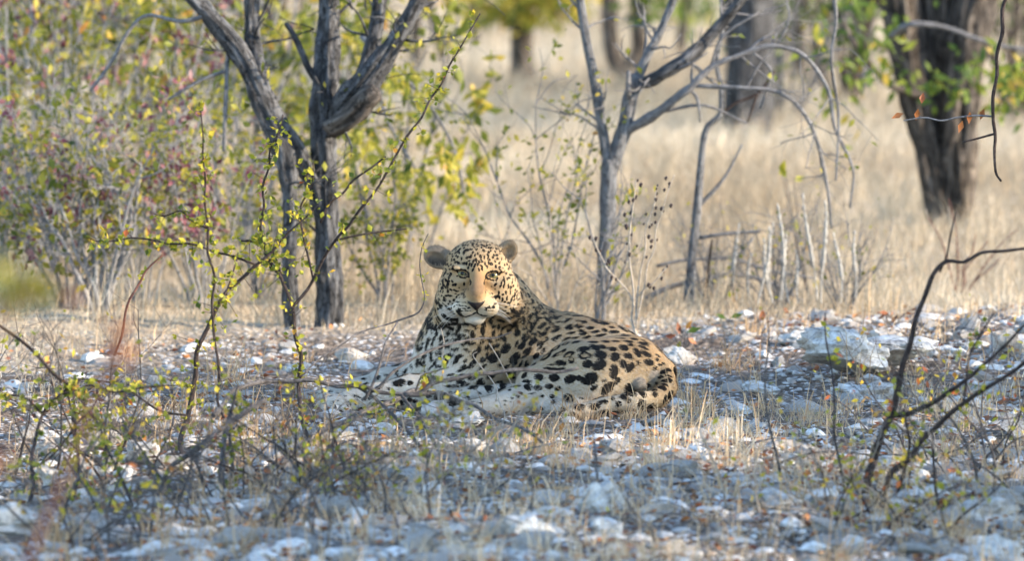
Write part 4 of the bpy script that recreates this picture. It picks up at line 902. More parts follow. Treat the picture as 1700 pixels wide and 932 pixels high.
def big_rock(lab, px, py, w, h, dep, seed, rz=0, planes=6, sub=4, z=0.0, flat=1.0, tilt=(0, 0)):
    """py = pixel of its foot; w, h in photo px; dep = depth over width"""
    g = ground_at(px, py); d = g[1]; V, F = rock_mesh('rock', sub, seed, 1, .3, planes)
    a = rm(w/2, d); ext = V.max(0)-V.min(0); V = (V-(V.max(0)+V.min(0))/2)/ext*2
    V[:, 2] = np.where(V[:, 2] < -.25, V[:, 2], V[:, 2]); V = V*np.array([a, a*dep, rm(h, d)*.62])
    me = mk_mesh('rock', V, [F], smooth=True); o = obj('rock', me, M['stone']); me.set_sharp_from_angle(angle=math.radians(38)) if hasattr(me, 'set_sharp_from_angle') else None
    o.location = (g[0], g[1], g[2]+rm(h, d)*.36+z); o.rotation_euler = (math.radians(tilt[0]), math.radians(tilt[1]), rz); return tag(o, lab, 'rock', 'larger limestone rocks')
big_rock('biggest white limestone boulder with a dark overhang, right of the leopard', 1405, 630, 165, 60, .8, 3, .1, z=.05, tilt=(-8, 6), planes=3)
big_rock('flat white limestone slab running right from the biggest boulder', 1490, 612, 150, 42, .8, 5, .2, z=.025)
big_rock('flattish pale rock just below the overhanging boulder', 1440, 668, 130, 34, .7, 8, .4)
big_rock('small white rock on the crest left of the biggest boulder', 1318, 575, 62, 28, .8, 11)
big_rock('round white rock right behind the leopard rump', 1128, 606, 62, 34, .8, 13)
big_rock('angular white rock on the crest at the right edge', 1672, 585, 60, 40, .8, 17)
big_rock('pale rock on the crest beside the bare right shrub', 1470, 580, 58, 34, .8, 19)
big_rock('cream coloured rock lying left near the dark hollow, right of a pair', 238, 772, 62, 42, .8, 23)
big_rock('cream coloured rock lying left near the dark hollow, left of a pair', 92, 812, 70, 40, .8, 29)
big_rock('wide grey-white rock in the lower left corner', 30, 890, 150, 62, .7, 31)
big_rock('broad flat white rock in the left foreground', 95, 760, 95, 36, .7, 37)
big_rock('pale grey upright wedge of rock in the lower middle', 1000, 858, 85, 62, .6, 41, tilt=(0, -14))
big_rock('lumpy white rock bottom centre in front of the wedge', 880, 900, 105, 50, .8, 43)
big_rock('smooth pale grey rock right of the wedge in the lower middle', 1095, 866, 75, 34, .8, 47)
big_rock('rounded white rock in the lower middle, right of the lumpy one', 1005, 900, 60, 42, .8, 53)
big_rock('white rock lying against the hind feet of the leopard', 775, 708, 62, 26, .8, 59)
big_rock('white rock with a flat top in front of the hind feet', 778, 752, 70, 26, .8, 61)
big_rock('low white rock between fore and hind feet of the leopard', 730, 696, 64, 32, .8, 67)
big_rock('long grey-white ledge of rock near the lower right corner', 1620, 872, 190, 48, .6, 71)
big_rock('white rock in the lower right corner', 1660, 928, 110, 40, .7, 73)
big_rock('pale stone near the base of the bare right shrub', 1490, 760, 46, 24, .8, 79)
big_rock('white stone at left on the crest below the forked tree', 585, 606, 60, 30, .8, 83)
big_rock('pair-leaning pale stone on the crest left of the forelegs', 500, 625, 70, 24, .8, 89)
big_rock('dark stone set in place of the shadowed hollow in the left rubble', 215, 738, 110, 48, .7, 97).data.materials[0] = M['stone_shade']  # dark rock placed where there is only a shaded hollow
big_rock('grey flat stone in the bottom centre-left', 570, 890, 90, 24, .8, 101)
big_rock('pale cracked rock in the middle right foreground', 1290, 850, 90, 34, .8, 103)
big_rock('pale flat rock right of the leopard on open rubble', 1260, 660, 70, 22, .8, 107)
big_rock('pale flat rock in the open rubble below the biggest boulder', 1220, 690, 60, 22, .8, 109)
# the next 270 largest stones, each on its own
RZ = []
_pool = {}
def rock_spot(y0, y1):
    k = (y0, y1)
    if not _pool.get(k):
        y = 1/rng.uniform(1/y1, 1/y0, 20000); x = rng.uniform(-1.05, 1.05, 20000)*y*0.0715; m_ = rng.random(20000) < rocky(x, y)*np.clip(.62+.75*fbm(np.stack([x*2.2, y*1.1, x*0], -1), 91, 3), .12, 1)
        _pool[k] = list(zip(x[m_].tolist(), y[m_].tolist()))
    return _pool[k].pop()
def on_leo(x, y): return -0.55 < x < 0.5 and 19.78 < y < 20.5
n = 0
REG = lambda x, y: 'left of the leopard' if x < -.35 else ('right of the leopard' if x > .5 else ('in front of the leopard' if y < 20 else 'behind the leopard'))
while n < 270:
    x, y = rock_spot(15.6, 23.2)
    if on_leo(x, y): continue
    n += 1; s = .030*rng.uniform(.8, 1.0)*(1+rng.pareto(2.6)); s = min(s, .06)
    o = obj('stone', PROTO[n % 12], M['stone']); fl = rng.uniform(.5, .95)
    o.scale = (s*rng.uniform(.9, 1.5), s*rng.uniform(.8, 1.3), s*fl); o.rotation_euler = (rng.normal(0, .2), rng.normal(0, .2), rng.uniform(0, 6.28))
    o.location = (x, y, float(GZ(x, y))+s*fl*.28); r = REG(x, y)
    tag(o, 'small pale limestone lying loose in the rubble '+r, 'stone', 'loose stones '+r)
# gravel: thousands of chips
def gravel(mb, n, smin, smax, sub, seed0, pw=2.5):
    pts = np.array([rock_spot(15.2, 23.6) for _ in range(n)])
    for i in range(12):
        V0, F0 = rock_mesh('g', sub, seed0+i, rng.uniform(.5, .8), .3, 4); p = pts[i::12]; k = len(p); nv = len(V0)
        s = (smin+(smax-smin)*rng.random(k)**pw)[:, None]; V = V0[None]*np.stack([s*rng.uniform(.8, 1.6, (k, 1)), s, s*rng.uniform(.6, 1, (k, 1))], -1)
        a = rng.uniform(0, 6.28, (k, 1)); ca, sa = np.cos(a), np.sin(a)
        V = np.stack([V[..., 0]*ca-V[..., 1]*sa+p[:, :1], V[..., 0]*sa+V[..., 1]*ca+p[:, 1:], V[..., 2]+(GZ(p[:, 0], p[:, 1])+.004)[:, None]], -1).reshape(-1, 3)
        F = (F0[None]+(np.arange(k)*nv)[:, None, None]).reshape(-1, 3); mb.add(V, [F], rnd=np.repeat(np.clip(rng.beta(1.5, 1.7, k), 0, 1), nv))
    return mb
m, nt, b = mat('gravel'); r = ramp(nt, [(0, (0.11, 0.085, 0.068)), (.3, (0.28, 0.245, 0.215)), (.6, (0.52, 0.495, 0.465)), (1, (0.72, 0.705, 0.675))], attr(nt, 'rnd').outputs['Fac'])
tc = nd(nt, 'ShaderNodeTexCoord'); n1 = noise(nt, tc.outputs['Object'], 60, 4); nt.links.new(mixc(nt, ramp(nt, [(.45, (0, 0, 0)), (.65, (.7, .7, .7))], n1.outputs[0]).outputs[0], r.outputs[0], (0.25, 0.235, 0.22)), b.inputs['Base Color']); b.inputs['Roughness'].default_value = .95; b.inputs['Specular IOR Level'].default_value = .15
tag(gravel(gravel(MB(), 18000, .004, .014, 1, 200), 4600, .012, .042, 2, 300, 2.8).build('gravel', m, smooth=False), 'pale limestone chips strewn over the stony ground', 'gravel', kind='stuff')
# ---------------------------------------------------------------- dry grass
def blades(mb, X, Y, h, w, lean=.35, curve=.25, zo=-.01):
    n = len(X); a = rng.uniform(0, 6.28, n); l = np.abs(rng.normal(0, lean, n)); d = np.stack([np.cos(a)*l, np.sin(a)*l, np.ones(n)], -1); d = norm(d)
    s = np.stack([-np.sin(a+1), np.cos(a+1)*.3, np.zeros(n)], -1); s = norm(s+np.array([.4, 0, 0])); B = np.stack([X, Y, GZ(X, Y)+zo], -1); h = h[:, None]; w = w[:, None]
    Mi = B+d*h*.55; T = B+d*h+np.stack([np.cos(a), np.sin(a), -np.ones(n)*.3], -1)*h*curve*rng.random(n)[:, None]
    V = np.stack([B-s*w, B+s*w, Mi+s*w*.8, Mi-s*w*.8, T], 1).reshape(-1, 3); o = (np.arange(n)*5)[:, None]
    mb.add(V, [o+np.array([[0, 1, 2, 3]]), o+np.array([[3, 2, 4]])], rnd=np.repeat(np.clip(rng.beta(2, 2, n)+.35*vnoise(np.stack([X*1.3, Y*.6, X*0], -1), 55), 0, 1), 5))
# short straw among the rubble, in tufts
mb = MB(); cx, cy, nb = [], [], []
TUFT = [(930, 730, 60), (905, 760, 60), (960, 700, 50), (1160, 690, 40), (1270, 690, 40), (1340, 700, 40), (1370, 710, 40), (1080, 790, 40), (1110, 750, 40), (880, 740, 30), (640, 760, 30), (650, 800, 25), (300, 690, 40), (320, 720, 40), (1200, 830, 25), (1280, 800, 25), (980, 690, 40), (1050, 700, 35), (1400, 690, 40), (820, 700, 14), (1140, 720, 30), (1500, 700, 30), (1560, 690, 30), (1600, 720, 30), (1250, 560, 40), (1200, 610, 30)]
for px, py, k in TUFT:
    g = ground_at(px, py); cx.append(g[0]); cy.append(g[1]); nb.append(k*2)
for _ in range(700):
    x, y = rock_spot(15.5, 23.4)
    if not on_leo(x, y): cx.append(x); cy.append(y); nb.append(rng.integers(4, 30))
X = np.concatenate([rng.normal(x, .028, k) for x, k in zip(cx, nb)]); Y = np.concatenate([rng.normal(y, .05, k) for y, k in zip(cy, nb)])
blades(mb, X, Y, rng.gamma(3, .022, len(X)), rng.uniform(.0009, .0018, len(X)), .6, .45)
k = 330; sp_ = np.array([rock_spot(15.5, 23.4) for _ in range(k)]); sp_ = sp_[[not on_leo(*p) for p in sp_]]
blades(mb, sp_[:, 0], sp_[:, 1], rng.uniform(.07, .22, len(sp_)), np.full(len(sp_), .0012), .35, .35)
tag(mb.build('dry_grass', M['straw'], smooth=False), 'dry straw tufts and stalks among the white stones', 'grass', kind='stuff')
# sunlit savanna grass beyond the stones
mb = MB(); n = 170000; Y = 1/rng.uniform(1/75, 1/21.6, n); X = rng.uniform(-1.1, 1.1, n)*(Y*.0715+.3); kp = rng.random(n) > rocky(X, Y)*1.3; X, Y = X[kp], Y[kp]
q = np.stack([X, Y, X*0], -1); den = vnoise(q*.9, 77); hh = (.042+.075*sstep(21.8, 30, Y))*(1+.5*den)*rng.uniform(.5, 1.4, len(X))
blades(mb, X, Y, hh, .0011+.00007*Y*.6+.0*Y, .55, .5)
n2 = 3200; Y = 1/rng.uniform(1/40, 1/22.3, n2); X = rng.uniform(-1.1, 1.1, n2)*(Y*.0715+.3); kp = rng.random(n2) > rocky(X, Y)*1.5; X, Y = X[kp], Y[kp]
blades(mb, X, Y, rng.uniform(.08, .24, len(X)), np.full(len(X), .0016), .4, .45)
tx, ty, tn = [], [], []      # tussocks
for _ in range(420):
    y = 1/rng.uniform(1/45, 1/22.4); x = rng.uniform(-1.1, 1.1)*(y*.0715+.3)
    if rng.random() > rocky(np.array([x]), np.array([y]))[0]*1.4: tx.append(x); ty.append(y); tn.append(int(rng.integers(20, 60)))
X = np.concatenate([rng.normal(x, .04, k) for x, k in zip(tx, tn)]); Y = np.concatenate([rng.normal(y, .05, k) for y, k in zip(ty, tn)])
blades(mb, X, Y, rng.uniform(.08, .26, len(X)), np.full(len(X), .0016), .5, .45)
tag(mb.build('savanna_grass', M['straw_far'], smooth=False), 'pale sunlit dry grass of the plain behind the stony bank', 'grass', kind='stuff')
# dead sticks on the ground
mb = MB()
for i in range(260):
    x, y = rock_spot(15.5, 23); a = rng.uniform(0, 6.28); L = rng.uniform(.05, .28); z = float(GZ(x, y))+.015; d_ = np.array([math.cos(a), math.sin(a), rng.normal(.05, .12)]); k_ = rng.normal(0, .025, 3)
    r_ = rng.uniform(.0012, .0032); p_ = np.array([x, y, z]); tube(mb, [np.append(p_, r_), np.append(p_+d_*L*.5+k_*.6, r_*.9), np.append(p_+d_*L+k_*.2, r_*.5)], 5, 2, .15, 0, seed=i)
tag(mb.build('twig_litter', M['twig_grey']), 'thin grey dead sticks lying among the stones', 'sticks', kind='stuff')
# fallen leaves
mb = MB(); pts = np.array([rock_spot(15.4, 23.6) for _ in range(3800)]); n = len(pts); C = np.stack([pts[:, 0], pts[:, 1], GZ(pts[:, 0], pts[:, 1])+rng.uniform(.008, .03, n)], -1); a = rng.uniform(0, 6.28, n)
s = rng.uniform(.014, .034, n); leaves(mb, C, np.stack([np.cos(a), np.sin(a), rng.normal(0, .25, n)], -1), rng.normal(0, .4, (n, 3))+np.array([0, 0, 1]), s, s*.6, rng.random(n), .35)
tag(mb.build('leaf_litter', M['leaf_brown']), 'fallen orange-brown leaves scattered among the stones', 'leaves', kind='stuff')
rng = np.random.default_rng(104)
# ---------------------------------------------------------------- shrubs and twigs near the camera
def twig_path(rows, jit=3.2):
    """px,py,d,r rows -> kinked world path"""
    out = []
    for i, (x, y, d, r) in enumerate(rows):
        out.append((x, y, d, r))
        if i < len(rows)-1:
            x2, y2, d2, r2 = rows[i+1]; L = math.hypot(x2-x, y2-y); k = int(L//45)
            for j in range(1, k+1):
                t = j/(k+1); out.append((x+(x2-x)*t+rng.normal(0, jit), y+(y2-y)*t+rng.normal(0, jit), d+(d2-d)*t+rng.normal(0, .004), r+(r2-r)*t))
    return out
def leaf_along(lf, br, c, r, T, dens, ll, spread=.02, a=0.0, b=1.0, side=.5, bias=.40):
    L = np.linalg.norm(np.diff(c, axis=0), axis=1).sum(); n = int(dens*1.8*L*(b-a))
    for i in range(n):
        t = rng.uniform(a, b)*(len(c)-1); j = int(t); p = c[min(j, len(c)-1)]; tt = T[min(j, len(c)-1)]
        if rng.random() < side:      # short spur with a cluster
            d = norm(rng.normal(0, 1, 3)+tt*.3); l = rng.uniform(.3, 1.6)*spread
            tube(br, [np.append(p, .0009), np.append(p+d*l, .0005)], 4, 1, 0, 0, cap=False); p = p+d*l; k = rng.integers(2, 5)
        else: k = rng.integers(1, 3)
        C = p+rng.normal(0, .004, (k, 3)); s = ll*rng.uniform(.55, 1.25, k)
        leaves(lf, C, rng.normal(0, 1, (k, 3)), rng.normal(0, .8, (k, 3))+np.array([0, -.5, .6]), s, s*.72, np.clip(rng.normal(bias, .24, k), 0, 1))
def twig_thing(name, lab, paths, m, ref=None, cat='shrub', leafm=None, ll=.019, group=None, jit=3.2):
    """paths: (rows, leaf density per m, leaf spread)"""
    loc = ground_at(*ref) if ref is not None and len(ref) == 2 else np.array(ref, float)
    t = thing(name, loc, lab, cat, group); lf, br = MB(), MB()
    for i, (rows, dens, sp) in enumerate(paths):
        c, r, T = limb('stem' if i == 0 else 'branch', twig_path(rows, jit), m, t, 7, .14, 0, 3)
        if dens: leaf_along(lf, br, c, r, T, dens, ll, sp, .12)
    for b_, nm, mm in ((lf, 'leaves', leafm or M['leaf_small']), (br, 'spurs', m)):
        if b_.n: b_.V = [v-loc for v in b_.V]; obj(nm, b_.mesh(nm), mm, t)['kind'] = 'stuff'
    return t
def dg(py): return float(ground_at(850, py)[1])
# tall leafy shrub in front of the forked tree: long arching twigs
d = 18.9
twig_thing('twiggy_shrub', 'tall leafy shrub whose long twig arches up past the forked tree', [
    ([(512, 900, d-.6, 5), (514, 840, d-.5, 4.5), (521, 790, d-.4, 4.2), (506, 715, d-.2, 4), (496, 645, d, 3.8), (500, 590, d, 3.6), (486, 512, d, 3.3), (470, 470, d, 3), (445, 430, d, 2.8), (432, 375, d, 2.5), (436, 310, d, 2), (448, 250, d, 1.7), (470, 190, d, 1.4)], 55, .03),
    ([(485, 510, d, 3), (520, 465, d, 2.8), (560, 395, d-.05, 2.6), (600, 345, d-.1, 2.4), (640, 290, d-.1, 2.2), (700, 195, d-.1, 2), (745, 110, d-.1, 1.7), (775, 60, d-.1, 1.4), (797, 22, d-.1, 1.1)], 46, .025),
    ([(520, 465, d, 2), (505, 400, d+.05, 1.8), (500, 340, d+.05, 1.6), (520, 270, d+.05, 1.2)], 90, .05),
    ([(555, 400, d, 1.8), (610, 388, d, 1.6), (675, 380, d, 1.3)], 22, .015),
    ([(532, 370, d, 2), (570, 320, d, 2), (640, 260, d, 1.6)], 30, .02),
    ([(470, 470, d, 2), (440, 405, d+.1, 2), (400, 400, d+.1, 1.5)], 90, .05)], M['twig_dark'], (512, 900))
d = 18.8
twig_thing('twiggy_shrub', 'leaning dark-stemmed leafy shrub left of the forked tree', [
    ([(300, 790, d-.3, 4.5), (310, 700, d, 4.3), (325, 620, d, 4), (345, 545, d, 3.8), (378, 482, d, 3.5), (420, 445, d, 3), (452, 418, d, 2.5), (480, 385, d, 2), (520, 350, d, 1.5)], 60, .045),
    ([(372, 695, d-.1, 2.4), (362, 600, d-.1, 2.4), (352, 500, d-.1, 2.2), (346, 380, d-.1, 2), (337, 260, d-.1, 1.6), (331, 170, d-.1, 1.2)], 50, .03),
    ([(425, 440, d, 2.2), (385, 425, d, 2), (320, 405, d, 1.8), (250, 398, d, 1.6), (190, 400, d, 1.3), (145, 394, d, 1)], 75, .03),
    ([(350, 520, d-.05, 1.5), (385, 460, d-.05, 1.5), (395, 420, d, 1)], 40, .03),
    ([(346, 380, d-.1, 1.6), (300, 350, d-.1, 1.5), (255, 355, d-.1, 1)], 80, .03),
    ([(310, 690, d, 2), (260, 680, d, 1.8), (200, 640, d, 1.5), (120, 630, d, 1.2)], 30, .03)], M['twig_dark'], (300, 800))
twig_thing('twiggy_shrub', 'short bare reddish twig standing in the left thicket', [([(190, 590, 19.6, 2.2), (208, 520, 19.5, 2.2), (232, 470, 19.5, 2), (270, 424, 19.5, 1.4)], 8, .02)], M['twig_red'], (190, 640))
d = 18.0
twig_thing('twiggy_shrub', 'low leafy shrub at the left edge of the stones', [
    ([(60, 900, d-.6, 4.5), (45, 850, d-.4, 4), (52, 770, d-.2, 3.5), (70, 690, d, 3), (100, 655, d, 2.5), (135, 630, d, 2)], 25, .03),
    ([(140, 665, d, 2.5), (90, 622, d, 3), (40, 570, d, 3), (-10, 535, d, 2.6)], 30, .03),
    ([(75, 690, d, 2), (40, 660, d, 2), (0, 655, d, 1.8)], 110, .05), ([(100, 655, d, 2), (150, 640, d, 2), (230, 645, d, 1.5), (310, 640, d, 1.2)], 80, .03),
    ([(50, 780, d-.2, 2), (110, 730, d-.1, 2), (170, 650, d, 1.6), (200, 630, d, 1.2)], 60, .04),
    ([(120, 870, d-.5, 3), (130, 790, d-.3, 2.6), (125, 700, d-.1, 2.2), (122, 640, d, 1.8)], 70, .04),
    ([(220, 840, d-.6, 3), (190, 770, d-.4, 2.6), (170, 720, d-.2, 2.2), (130, 660, d-.1, 1.6)], 60, .03)], M['twig_dark'], (60, 920))
# low tangle of the near bush at bottom left
d = 17.7
twig_thing('twiggy_shrub', 'tangled grey-stemmed bush with small yellow leaves at bottom left', [
    ([(372, 960, d-.4, 9), (370, 880, d, 8), (368, 800, d+.1, 6), (372, 730, d+.2, 5), (385, 690, d+.3, 4)], 25, .05),
    ([(360, 940, d, 5), (300, 880, d, 4.5), (240, 860, d, 3.5), (200, 800, d, 2.5)], 40, .04),
    ([(378, 900, d, 4), (384, 800, d+.2, 3.5), (380, 700, d+.3, 3), (395, 640, d+.3, 2)], 60, .04),
    ([(240, 935, d, 4), (245, 860, d, 4), (280, 780, d, 4.2), (340, 735, d, 5), (400, 690, d+.2, 5), (440, 665, d+.3, 4)], 0, .03),
    ([(335, 940, d, 3), (338, 800, d, 2.6), (330, 740, d, 2.2)], 0, .03),
    ([(410, 870, d+.2, 6), (440, 820, d+.3, 6), (480, 755, d+.5, 5.5), (540, 712, d+.8, 5), (600, 685, d+1, 4.6), (650, 668, d+1.1, 4.5), (700, 648, d+1.2, 4.2)], 10, .03),
    ([(430, 930, d, 4), (480, 885, d, 4), (560, 905, d, 3.6), (640, 920, d, 3), (700, 900, d, 2)], 40, .05),
    ([(420, 900, d, 3), (450, 850, d, 3), (500, 800, d+.2, 2.6), (580, 770, d+.3, 2.2), (660, 750, d+.4, 1.8)], 45, .04),
    ([(300, 950, d-.2, 4), (240, 905, d-.2, 3.6), (120, 890, d-.3, 3), (20, 870, d-.3, 2.6)], 18, .03),
    ([(330, 930, d-.2, 3), (400, 870, d-.1, 3), (470, 890, d, 2.6), (520, 930, d, 2)], 70, .05),
    ([(360, 900, d, 2.6), (290, 830, d, 2.4), (230, 740, d+.2, 2), (200, 690, d+.3, 1.5)], 60, .04),
    ([(400, 940, d-.2, 3), (440, 900, d-.2, 3), (520, 850, d, 2.5), (560, 860, d, 2)], 80, .05)], M['twig_fore'], (372, 925), jit=4)
for lab, px, d, n, h, ln, mm in (('low leafy bush with yellow leaves at the bottom centre', 640, 17.4, 14, .2, .8, 'twig_fore'), ('small leafy bush with green leaves at the bottom, left of centre', 520, 17.7, 12, .34, .8, 'twig_dark'), ('small twiggy bush in the lower left, behind the tangled bush', 160, 18.3, 12, .36, .8, 'twig_dark'), ('leafy sprout bush beside the tangled bush', 440, 18.0, 12, .26, .6, 'twig_fore'),
                                 ('small bush of yellow leaves at the bottom, right of centre', 760, 17.5, 12, .28, 1.0, 'twig_pale'), ('low dry twiggy bush on the lower right', 1380, 17.2, 14, .30, .6, 'twig_pale'), ('dry twiggy bush at the right edge', 1620, 18.2, 14, .42, 1.0, 'twig_fore'), ('sparse sprouting bush at the foot of the bare right shrub', 1500, 17.0, 12, .32, 1.0, 'twig_dark'), ('dry grey bush in the bottom left corner', 110, 16.6, 14, .3, .6, 'twig_fore'), ('thin leafy sprig bush at the lower right corner', 1670, 16.9, 10, .3, 1.2, 'twig_pale')):
    shrub('low_bush', lab, gbase(px, d), n, h, 1.7, ln*.4, .021, M[mm], M['leaf_small'], 2, 'low bushes on the near ground', r0=.0034, scat=.11, thick=.8, up=-.01, leafbias=.68)
for lab, px, d, n, h in (('tangle of bare grey twigs at the bottom left of the picture', 210, 17.2, 16, .40), ('tangle of bare grey twigs in the lower left, below the arching twig', 430, 17.0, 14, .36), ('tangle of bare grey twigs at the bottom centre', 640, 16.8, 14, .30), ('tangle of bare grey twigs below the hind feet of the leopard', 770, 17.4, 10, .26), ('tangle of bare grey twigs at the left edge below the thicket', 40, 18.4, 14, .5), ('tangle of bare brown twigs around the right foreground shrub', 1560, 18.0, 14, .45)):
    shrub('dead_twig_tangle', lab, gbase(px, d), n-4, h, 1.5, .12, .016, M['twig_fore'], M['leaf_small'], 2, 'bare twig tangles on the near ground', r0=.0036, scat=.22, thick=.7, up=-.03, leafbias=.7)
# arching twigs across the fore legs
d = 18.6
twig_thing('arching_twig', 'grey twig arching across the fore legs of the leopard', [
    ([(355, 690, d-.5, 5), (385, 650, d-.2, 4), (440, 634, d, 3.6), (520, 632, d, 3.4), (600, 641, d, 3.5), (670, 655, d, 3.8), (730, 652, d, 3.4), (790, 675, d-.1, 3.2), (850, 705, d-.3, 2.8), (900, 735, d-.5, 2.6)], 4, .02),
    ([(670, 656, d, 4.4), (720, 636, d, 4), (790, 622, d, 3.6), (880, 615, d, 3.2), (960, 612, d, 2.6)], 0, .02),
    ([(665, 655, d, 3), (700, 700, d-.1, 3), (735, 760, d-.2, 2.8), (790, 815, d-.4, 3), (800, 840, d-.5, 3)], 5, .02),
    ([(590, 640, d, 3.4), (620, 660, d, 3), (680, 720, d-.2, 3.2), (730, 770, d-.4, 3.4), (790, 815, d-.6, 3)], 10, .02),
    ([(500, 625, d+.5, 1.7), (560, 578, d+.7, 1.6), (640, 540, d+.9, 1.5), (695, 519, d+.9, 1.6), (705, 495, d+.9, 1.2), (697, 440, d+.9, 1), (711, 388, d+.9, .8)], 6, .015),
    ([(605, 665, d, 2.8), (618, 640, d, 2.6), (640, 570, d+.1, 2), (660, 535, d+.2, 1.6)], 8, .015),
    ([(600, 665, d, 2.4), (650, 620, d, 2.2), (720, 580, d+.1, 2), (800, 562, d+.2, 1.6), (850, 552, d+.2, 1.2)], 0, .02),
    ([(690, 650, d, 1.5), (700, 625, d, 1.5), (745, 610, d, 1)], 70, .05), ([(600, 690, d-.1, 1.5), (650, 680, d-.1, 1.5), (740, 690, d-.1, 1)], 40, .04)], M['twig_fore'], (355, 720))
twig_thing('dry_stalk', 'curled pale dry stalk in front of the leopard chest', [([(818, 760, 19.3, 1.2), (838, 690, 19.4, 1.2), (822, 640, 19.5, 1.1), (795, 605, 19.5, 1), (785, 590, 19.5, .9), (792, 585, 19.5, .8)], 0, .02), ([(850, 640, 19.5, 1), (830, 600, 19.5, 1), (812, 570, 19.5, .8)], 0, .02), ([(750, 760, 19.3, 1.1), (742, 680, 19.4, 1), (734, 600, 19.5, .9), (732, 545, 19.5, .7)], 4, .02)], M['twig_pale'], (818, 765), 'stalk')
# bare shrub at right
d = 17.6
twig_thing('bare_branching_shrub', 'dark bare branching shrub in the right foreground', [
    ([(1422, 940, d-.3, 10), (1430, 860, d, 9), (1442, 790, d, 7.5), (1480, 690, d, 6.5), (1498, 610, d, 5.5), (1520, 530, d, 4.6), (1550, 455, d, 4), (1572, 434, d, 3.5), (1630, 420, d, 3), (1710, 412, d, 2.4)], 3, .02),
    ([(1480, 690, d, 5), (1530, 678, d, 4.4), (1570, 655, d, 4), (1640, 600, d-.1, 3), (1700, 540, d-.1, 2)], 12, .03),
    ([(1450, 860, d-.1, 6), (1480, 785, d-.1, 5.4), (1530, 730, d-.1, 5), (1600, 670, d-.2, 4.2), (1710, 595, d-.3, 3.4)], 12, .03),
    ([(1455, 900, d-.1, 3), (1490, 820, d, 3), (1510, 740, d, 2.4), (1500, 680, d, 2)], 16, .03), ([(1440, 890, d, 3), (1400, 800, d, 2.4), (1385, 720, d, 2), (1378, 600, d+.2, 1.6), (1370, 520, d+.3, 1.2)], 10, .02),
    ([(1560, 452, d, 1.6), (1578, 390, d, 1.6), (1588, 350, d, 1.2)], 0, .02), ([(1600, 670, d-.2, 2), (1610, 590, d-.2, 2), (1650, 520, d-.2, 1.5)], 25, .03), ([(1560, 900, d-.2, 3), (1552, 800, d-.2, 2.6), (1548, 720, d-.2, 2)], 6, .02)], M['twig_dark'], (1425, 930), jit=3)
# twig hanging into the picture at right, with dead leaves
d = 20.4
hang_t = thing('hanging_twig', P(1668, -30, d), 'bare grey twig hanging in at the top right with a few dead brown leaves', 'twig')
limb('stem', twig_path([(1700, -180, d, 5), (1676, -20, d, 3.6), (1655, 90, d, 3.2), (1649, 200, d, 3), (1651, 250, d, 2.6), (1653, 285, d, 2.2), (1662, 301, d, 1.8)]), M['twig_dark'], hang_t, 7, .15)
limb('branch', twig_path([(1648, 193, d, 1.8), (1590, 195, d, 1.6), (1535, 195, d, 1.4), (1500, 200, d, 1.1)]), M['twig_grey'], hang_t, 6); side_tw = LAST['o']
limb('branch', twig_path([(1651, 222, d, 2), (1630, 228, d, 1.8), (1598, 236, d, 1.4)]), M['twig_dark'], hang_t, 6)
for x, y, a in ((1500, 188, 200), (1524, 180, 265), (1530, 172, 80), (1634, 180, 250), (1610, 185, 270), (1598, 200, 255)):
    mb = MB(); a = math.radians(a); C = np.array([P(x, y, d)]); s = rm(22, d); leaves(mb, C, np.array([[math.cos(a), rng.normal(0, .3), math.sin(a)]]), np.array([[rng.normal(0, .4), -1, .3]]), s, s*.5, np.array([rng.uniform(.1, .6)]), .5)
    mb.V = [v-np.array(hang_t.location) for v in mb.V]; obj('dead_leaf', mb.mesh('dead_leaf'), M['leaf_brown'], side_tw)
# small plant with a few big coloured leaves beside the rump
def leafy_plant(lab, px, py, lv, stem=True):
    g = ground_at(px, py); t = thing('small_plant', g, lab, 'plant'); d = g[1]
    for x, y, a, s, rn, mt in lv:
        limb('stem', [(px+rng.normal(0, 2), py, d, 1.2), ((px+x)/2+rng.normal(0, 4), (py+y)/2, d, 1.0), (x, y, d, .8)], M['twig_fore'], t, 5, .1)
        mb = MB(); a = math.radians(a); leaves(mb, np.array([P(x, y, d)]), np.array([[math.cos(a), rng.normal(0, .4), math.sin(a)]]), np.array([[rng.normal(0, .4), -.8, .7]]), rm(s, d), rm(s*.55, d), np.array([rn]), .3)
        mb.V = [v-g for v in mb.V]; obj('leaf', mb.mesh('leaf'), M[mt], LAST['o'])
leafy_plant('small plant with green, yellow and brown leaves behind the leopard rump', 1135, 582, [(1140, 552, 20, 26, .3, 'leaf_green'), (1128, 556, 95, 22, .2, 'leaf_brown'), (1138, 548, 60, 20, .95, 'leaf_small'), (1122, 560, 170, 20, .15, 'leaf_brown'), (1130, 566, 250, 20, .6, 'leaf_small'), (1142, 562, -30, 20, .5, 'leaf_brown')])
leafy_plant('small green and brown leaved plant on the crest in the middle', 1212, 545, [(1212, 528, 20, 24, .3, 'leaf_green'), (1206, 530, 150, 20, .3, 'leaf_green'), (1262, 535, 80, 20, .2, 'leaf_brown'), (1268, 530, 100, 18, .4, 'leaf_brown')])
leafy_plant('withered brown leaved plant on the crest above the biggest boulder', 1485, 545, [(1490, 522, 250, 24, .2, 'leaf_brown'), (1475, 520, 170, 18, .3, 'leaf_brown'), (1510, 515, 20, 18, .3, 'leaf_brown'), (1470, 524, 200, 16, .1, 'leaf_brown')])
leafy_plant('thin plant with four yellow-green leaves before the dry spikes', 1345, 500, [(1305, 295, 120, 24, .5, 'leaf_small'), (1298, 285, 80, 22, .6, 'leaf_small'), (1318, 300, 20, 22, .5, 'leaf_small'), (1322, 385, 90, 24, .4, 'leaf_small'), (1334, 412, 0, 16, .9, 'leaf_small'), (1350, 480, 60, 18, .7, 'leaf_small')])
